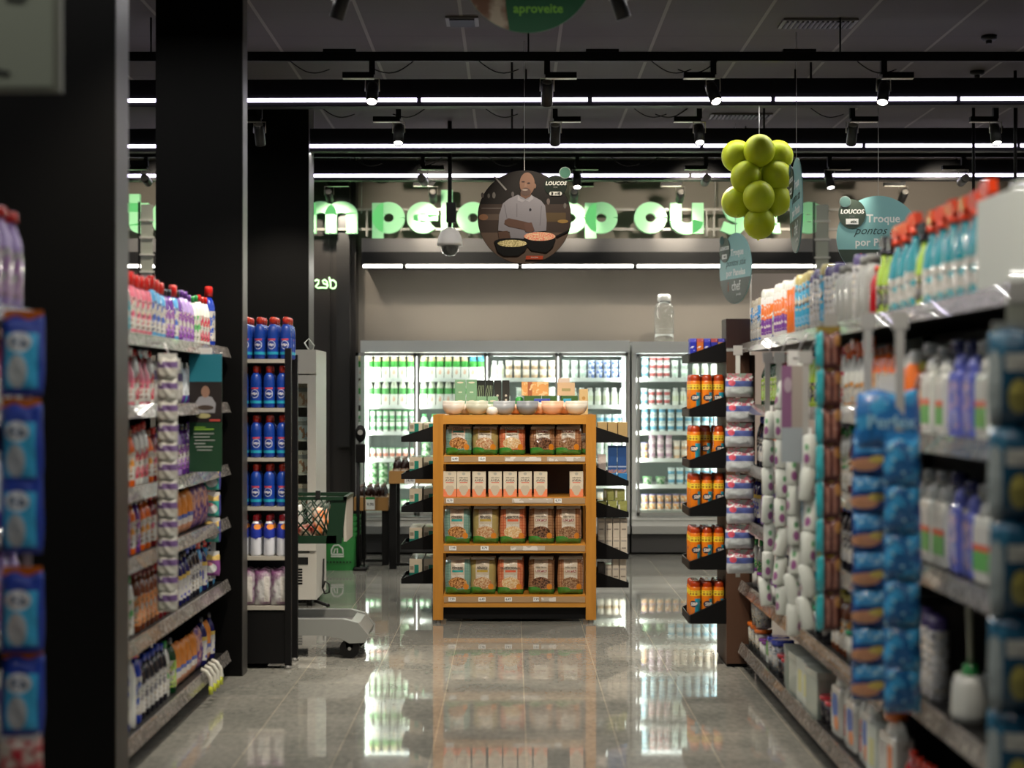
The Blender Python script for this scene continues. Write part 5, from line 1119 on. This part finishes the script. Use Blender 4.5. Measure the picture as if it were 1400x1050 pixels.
# black stand with round head beside the baskets
py_ = 13.15; s_ = thing('scale_stand', 'black pole stand with round head left of the fridges', 'stand', (X(493, py_), py_, 0))
obj('base', MB().rbox((-.06, -.07, 0), (.06, .16, .03), .02, BLACK), s_); obj('pole', MB().cyl((-.022, 0, .03), (-.022, 0, .95), .016, BLACK, 10), s_); obj('pole', MB().cyl((.03, 0, .03), (.03, 0, .92), .006, BLACK, 8), s_)
obj('neck', MB().rbox((-.04, -.03, .92), (.04, .03, 1.08), .012, BLACK), s_); obj('head', MB().sphere((0, 0, 1.17), (.048, .03, .075), BLACK, 18), s_); obj('window', MB().cyl((0, -.034, 1.18), (0, -.024, 1.18), .022, M((.35, .35, .33), .3), 16), s_)
# ================================================================ BALLOONS
b_ = thing('balloon_string', 'thin white string holding up the green balloon cluster', 'string', (X(1038, 10.25), 10.25, Z(250, 10.25))); obj('cord', MB().cyl((0, 0, 0), (0, 0, 3.43-Z(250, 10.25)), .0013, WH, 5), b_); obj('knot', MB().sphere((0, 0, 0), .012, P((.03, .25, .05)), 8), b_)
bm = bpy.data.materials.new('balloon'); bm.use_nodes = True; q = bm.node_tree.nodes['Principled BSDF']; q.inputs['Base Color'].default_value = (.52, .60, .02, 1); q.inputs['Roughness'].default_value = .45; q.inputs['Specular IOR Level'].default_value = .3
q.inputs['Subsurface Weight'].default_value = .9; q.inputs['Subsurface Radius'].default_value = (.1, .1, .02); q.inputs['Subsurface Scale'].default_value = .3
BR = 21.5*10.25/F
m = MB(); m.lathe([(BR*math.sin(PI*i/14)*(1-.0*i) if 0 < i < 14 else .004, -BR*math.cos(PI*i/14)*1.04) for i in range(15)], bm, 24); kn = MB(); kn.lathe([(.004, -BR*1.03), (.009, -BR*1.12), (.003, -BR*1.12)], bm, 10)
KBal = Kind('balloon', '', 'balloon', [('envelope', m), ('knot', kn)], .2)
bl = [(1010, 211, .08, 'upper left'), (1037, 207, -.03, 'upper middle'), (1066, 211, .08, 'upper right'), (1020, 242, .0, 'second tier left'), (1062, 240, .03, 'second tier right'), (1010, 274, .08, 'third tier left'), (1035, 271, -.07, 'third tier front middle'), (1062, 272, .05, 'third tier right'), (1041, 213, .2, 'upper back'), (1040, 255, .19, 'middle back'), (1038, 305, .0, 'single lowest')]
for px, py, dy, nm in bl: KBal.place((X(px, 10.25), 10.25+dy, Z(py, 10.25)), 0, 'lime green balloon, %s one of the cluster' % nm, 'lime green balloons', tilt=random.uniform(-.5, .5))
# ================================================================ CAMERA DOME
cy_ = 12.9; c_ = thing('dome_camera', 'white dome security camera on a black pole before the letters', 'security camera', (X(615, cy_), cy_, Z(350, cy_)))
q = 17*cy_/F
obj('mount_pole', MB().cyl((0, 0, .22), (0, 0, 3.8-Z(350, cy_)), .018, BLACK, 12), c_); obj('bracket', MB().box((-.03, -.02, .28), (.05, .02, .45), BLACK), c_)
obj('housing', MB().lathe([(q, .085), (q*1.0, .11), (q*.93, .16), (q*.7, .21), (q*.3, .235), (.02, .24)], M((.72, .68, .64), .4), 28), c_)
obj('dome', MB().lathe([(.004, 0), (q*.4, .008), (q*.65, .035), (q*.76, .085)], M((.35, .36, .33), .05, trans=.8), 24, cap=False), c_); obj('lens', MB().sphere((0, 0, .06), (.045, .045, .05), M((.06, .055, .05), .3), 14), c_)
# ================================================================ HANGING DISC SIGNS
def disc_sign(px, py, d, rotz, label, r=.30, top=None):
    t_ = thing('hanging_sign', label, 'sign', (X(px, d), d, Z(py, d)), rotz); H = 3.8-Z(py, d)
    if H > r: obj('cord', MB().cyl((0, 0.004, r-.005), (0, .004, H), .0022, M((.5, .5, .48), .5), 5), t_)
    return t_
def dpoly(cx, cz, r, z0, z1, n=40):   # part of a disc between two heights
    P_ = []; 
    for k in range(n+1):
        z = z0+(z1-z0)*k/n; P_.append((cx+math.sqrt(max(0, r*r-(z-cz)**2)), z))
    for k in range(n, -1, -1):
        z = z0+(z1-z0)*k/n; P_.append((cx-math.sqrt(max(0, r*r-(z-cz)**2)), z))
    return P_
# chef
s_ = disc_sign(717, 297, 10.0, 0, 'round hanging poster of a smiling chef in a white jacket with two pans', r=.30)
u = 10.0/F
def q_(x, y): return ((x-492)/7*u, (560-y)/7*u)    # from the enlarged poster to metres
def C3(r, g, b): return M((r*.36, g*.36, b*.36), .7, spec=.08)
m = MB(); m.disc(0, 0, .305, .305, 0, .006, C3(.012, .010, .009), 64)
m.prism(dpoly(0, 0, .303, -.10, .085), -.001, 0, C3(.045, .032, .026)); m.prism(dpoly(0, 0, .303, -.303, -.10), -.0012, 0, C3(.11, .075, .055))
m.box((-.28, -.0015, .055), (-.10, 0, .062), C3(.12, .10, .09)); m.box((-.27, -.0015, -.02), (-.12, 0, .02), C3(.09, .065, .05)); m.box((.12, -.0015, -.03), (.27, 0, .03), C3(.09, .06, .03))
m.prism([q_(195, 170), q_(208, 165), q_(325, 295), q_(312, 305)], -.002, 0, C3(.2, .19, .18))
for a, b, w_, c in ((90, 350, 14, (.13, .11, .1)), (150, 355, 12, (.1, .09, .08)), (200, 350, 16, (.13, .12, .11)), (380, 340, 14, (.09, .08, .08)), (720, 410, 16, (.13, .1, .09)), (880, 450, 14, (.12, .11, .1))):
    x, z = q_(a, b); m.disc(x, z, w_/7*u, w_/7*u*1.9, -.0018, 0, C3(*c), 12)
m.disc(*q_(100, 560), .03, .02, -.002, 0, C3(.22, .11, .06), 16); m.disc(*q_(860, 600), .035, .012, -.002, 0, C3(.28, .17, .05), 16)
obj('poster_disc', m, s_)
J = C3(.21, .20, .22); m = MB()
jk = [q_(*p) for p in ((430, 345), (340, 385), (285, 430), (250, 540), (240, 690), (350, 700), (360, 760), (480, 770), (600, 700), (700, 690), (705, 590), (690, 450), (650, 400), (560, 350), (500, 385))]
m.prism(jk, -.004, -.001, J)
m.prism([q_(*p) for p in ((430, 345), (455, 385), (500, 400), (470, 420), (425, 400))], -.005, -.004, C3(.28, .27, .29)); m.prism([q_(*p) for p in ((560, 345), (530, 390), (500, 400), (540, 415), (580, 380))], -.005, -.004, C3(.28, .27, .29))
for a in ((300, 440, 330, 600), (655, 450, 640, 640), (420, 430, 420, 560)): m.stroke([q_(a[0], a[1]), q_(a[2], a[3])], .004, -.0045, -.004, C3(.13, .125, .14))
m.disc(*q_(548, 488), .008, .009, -.0055, -.004, C3(.02, .02, .025), 10)
obj('printed_jacket', m, s_)
SK = C3(.17, .095, .065); m = MB()
m.disc(*q_(518, 240), 72/7*u, 108/7*u, -.006, -.003, SK, 28); m.prism([q_(455, 320), q_(560, 320), q_(550, 360), q_(505, 385), q_(455, 360)], -.005, -.002, C3(.12, .065, .045))
m.disc(*q_(592, 262), 12/7*u, 24/7*u, -.0055, -.003, SK, 12); m.disc(*q_(505, 318), 48/7*u, 38/7*u, -.0065, -.005, C3(.085, .055, .045), 20); m.disc(*q_(497, 300), 28/7*u, 7/7*u, -.0072, -.006, C3(.3, .25, .22), 14)
m.disc(*q_(480, 222), 16/7*u, 7/7*u, -.007, -.006, C3(.03, .02, .02), 12); m.disc(*q_(532, 235), 16/7*u, 7/7*u, -.007, -.006, C3(.03, .02, .02), 12); m.prism([q_(500, 235), q_(512, 235), q_(516, 275), q_(488, 272)], -.008, -.006, C3(.2, .12, .085))
m.prism([q_(*p) for p in ((305, 590), (340, 570), (480, 600), (560, 620), (580, 690), (560, 710), (480, 680), (340, 650), (300, 625))], -.006, -.004, C3(.10, .055, .04)); m.prism([q_(*p) for p in ((490, 620), (560, 610), (590, 690), (560, 705), (500, 700))], -.007, -.005, C3(.12, .065, .05))
obj('printed_face_and_arms', m, s_); m = MB(); m.prism([q_(*p) for p in ((240, 700), (330, 690), (360, 760), (250, 770))], -.006, -.004, C3(.09, .05, .035))
obj('printed_hand', m, s_)
m = MB(); PB = C3(.006, .006, .006)
m.prism([q_(*p) for p in ((205, 790), (540, 790), (500, 880), (430, 930), (290, 930), (235, 890))], -.009, -.006, PB); m.disc(*q_(372, 795), 168/7*u, 34/7*u, -.010, -.006, PB, 28); m.disc(*q_(375, 812), 140/7*u, 34/7*u, -.0105, -.007, PR(((.30, .25, .12), (.12, .10, .03), 120), [], .5, 'food print', 0), 28)
m.prism([q_(*p) for p in ((485, 760), (790, 770), (760, 850), (700, 900), (560, 880), (510, 830))], -.0085, -.005, PB); m.disc(*q_(638, 745), 150/7*u, 42/7*u, -.0095, -.006, PR(((.28, .05, .03), (.3, .22, .12), 110), [], .5, 'food print', 0), 28); m.prism([q_(790, 740), q_(920, 680), q_(925, 690), q_(800, 755)], -.0095, -.006, PB)
m.prism([q_(*p) for p in ((508, 930), (672, 930), (665, 965), (502, 965))], -.0105, -.006, C3(.45, .07, .03))
obj('printed_pans', m, s_)
m = MB(); x, z = q_(790, 260)
m.disc(x, z, .075, .068, -.004, -.001, C3(.006, .012, .008), 30); m.text('LOUCOS', .034, C3(.6, .6, .56), q_(792, 238)[0], -.004, q_(0, 238)[1], off=.03, ext=.001, shear=.2); m.text('POR', .014, C3(.25, .25, .22), x, -.004, q_(0, 275)[1], ext=.001)
x2, z2 = q_(790, 335); m.rbox((-.03, 0, -.013), (.03, .004, .013), .0019, C3(.5, .5, .46), Matrix.Translation((x2, -.008, z2))); m.disc(x2-.028, z2, .013, .013, -.008, -.004, C3(.5, .5, .46), 20); m.disc(x2+.028, z2, .013, .013, -.008, -.004, C3(.5, .5, .46), 20)
m.text('stix', .022, C3(.05, .05, .05), x2+.01, -.008, z2, off=.02, ext=.001); m.text('POCINI', .014, C3(.7, .5, .45), q_(588, 0)[0], -.0105, q_(0, 947)[1], off=.02, ext=.001)
obj('lettering', m, s_); m = MB(); m.disc(*q_(880, 135), .038, .038, -.006, 0, C3(.25, .32, .28), 30); m.disc(*q_(880, 135), .034, .034, -.008, -.005, C3(.05, .14, .10), 30); obj('round_badge', m, s_)
# teal signs
TL = M((.20, .42, .43), .5); TD = M((.035, .055, .04), .5); BOXW = M((.75, .76, .74), .5)
def teal(px, py, d, rz, label, flipd=False):
    s_ = disc_sign(px, py, d, rz, label, .30); m = MB()
    m.disc(0, 0, .30, .30, 0, .006, TL, 64); m.prism(dpoly(0, 0, .2995, -.2995, -.085), -.002, 0, TD); m.prism(dpoly(0, 0, .2995, -.2995, -.085), .006, .008, TD); obj('sign_disc', m, s_)
    m = MB(); m.text('Troque', .08, BOXW, .035, 0, .135, off=.022, ext=.001); m.text('por Panelas', .076, BOXW, .01, 0, -.035, off=.022, ext=.001); m.text('pontos stix', .085, M((.02, .05, .05), .6), .01, 0, .05, off=.0, ext=.001, shear=.45, sx=.95)
    m.text('chef', .12, BOXW, .02, -.002, -.15, off=.006, ext=.001, sx=.8); m.text('i', .12, C3(.8, .25, .1), -.125, -.002, -.15, off=.01, ext=.001); m.text('panelas', .032, BOXW, .07, -.002, -.22, ext=.001); obj('lettering', m, s_)
    m = MB(); m.disc(-.19, .17, .098, .105, -.006, 0, TD, 34); m.disc(-.24, .255, .042, .042, -.008, -.004, C3(.4, .5, .48), 24); m.disc(-.24, .255, .037, .037, -.0095, -.006, C3(.2, .38, .36), 24)
    m.text('LOUCOS', .042, BOXW, -.19, -.006, .185, off=.03, ext=.001, shear=.15); m.text('POR', .02, C3(.5, .5, .5), -.19, -.006, .15, ext=.001); m.rbox((-.045, 0, -.02), (.045, .003, .02), .0014, BOXW, Matrix.Translation((-.19, -.009, .115))); m.text('stix', .03, TD, -.18, -.009, .115, off=.02, ext=.001)
    obj('badge', m, s_); return s_
teal(1201, 325, 11.0, 0, 'round teal hanging sign above the right gondola, facing the camera')
teal(1005, 367, 13.0, math.radians(-72), 'teal and dark green hanging sign left of the others, turned to an ellipse')
teal(1088, 281, 9.75, math.radians(-93), 'teal hanging sign nearly edge-on beside the green balloons')
# green disc at the top of the frame
s_ = disc_sign(722, -47, 6.85, 0, 'round green hanging sign cut off by the top of the picture', .30, 3.8); m = MB()
m.disc(0, 0, .30, .30, 0, .006, M((.004, .12, .035), .5), 64)
pts = [(-.085, -.285), (-.10, -.18), (-.105, 0), (-.09, .2)]+[(.2995*math.cos(a), .2995*math.sin(a)) for a in [math.radians(108+q*6) for q in range(25)]]
m.prism(pts, -.002, 0, PR(((.6, .5, .36), (.22, .10, .05), 9), [], .5, 'photo print', 0)); obj('sign_disc', m, s_)
m = MB().text('aproveite', .058, M((.25, .65, .06), .5), .045, 0, Z(12, 6.85)-Z(-47, 6.85), off=.02, ext=.002); obj('lettering', m, s_)
# sign at the top left
s_ = thing('hanging_sign', 'pale rectangular hanging sign in the upper left corner', 'sign', (X(20, 4.0), 4.0, Z(125, 4.0))); 
obj('board', MB().box((-.7, 0, 0), (X(82, 4.0)-X(20, 4.0), .03, .75), M((.13, .135, .10), .6)).box((-.69, -.004, .012), (.10, 0, .74), M((.20, .22, .165), .6)), s_)
m = MB(); m.stroke([(-.08, .08), (-.04, .05), (-.012, .045)], .012, -.008, -.004, DARK); m.stroke([(-.02, .24), (.02, .235), (.03, .245)], .01, -.008, -.004, DARK); obj('lettering', m, s_)
for x in (-.6, .05): obj('cord', MB().cyl((x, .01, .75), (x, .01, 3.8-Z(125, 4.0)), .003, STEEL, 6), s_)
# aisle markers standing on the gondolas
def marker(px, d, zbase, label, rz):
    t_ = thing('aisle_marker', label, 'sign', (X(px, d), d, zbase), rz)
    z1 = Z(276, d)-zbase; MP_ = M((.34, .36, .30), .5)
    obj('post', MB().box((-.035, -.004, 0), (-.025, .004, z1), DARK).box((-.02, .0, 0), (.03, .003, .35), M((.5, .52, .48), .3)), t_)
    for k in range(4): 
        z = z1-.085-k*.083; obj('panel', MB().box((-.022, -.006, z), (.035, .0, z+.072), MP_).box((-.028, -.012, z-.008), (.042, -.006, z), M((.55, .55, .5), .4)), t_)
marker(199, 7.4, ZL[-1], 'grey panelled aisle marker standing on the left gondola', .15); marker(1122, 7.0, ZR[-1], 'grey panelled aisle marker standing on the right gondola', -.15)
# hanging black rods on the right
for px, d, z, lb in ((1331, 11.6, 2.95, 'thin black rod hanging from the ceiling above the right gondola'), (1388, 10.9, 3.0, 'thick black rod hanging from the ceiling at the right edge')):
    tag(obj('hanging_rod', MB().cyl((0, 0, 0), (0, 0, 3.8-z), .012, BLACK, 8), None, (X(px, d), d, z)), lb, 'rod')
# ---------------------------------------------------------------- check of labels
_seen = {}
for o in SC.objects:
    if o.parent is None and 'label' in o:
        n = len(o['label'].split())
        if n < 4 or n > 16: print('LABEL LENGTH', n, o['label'])
        if o['label'] in _seen: print('LABEL TWICE', o['label'])
        _seen[o['label']] = 1
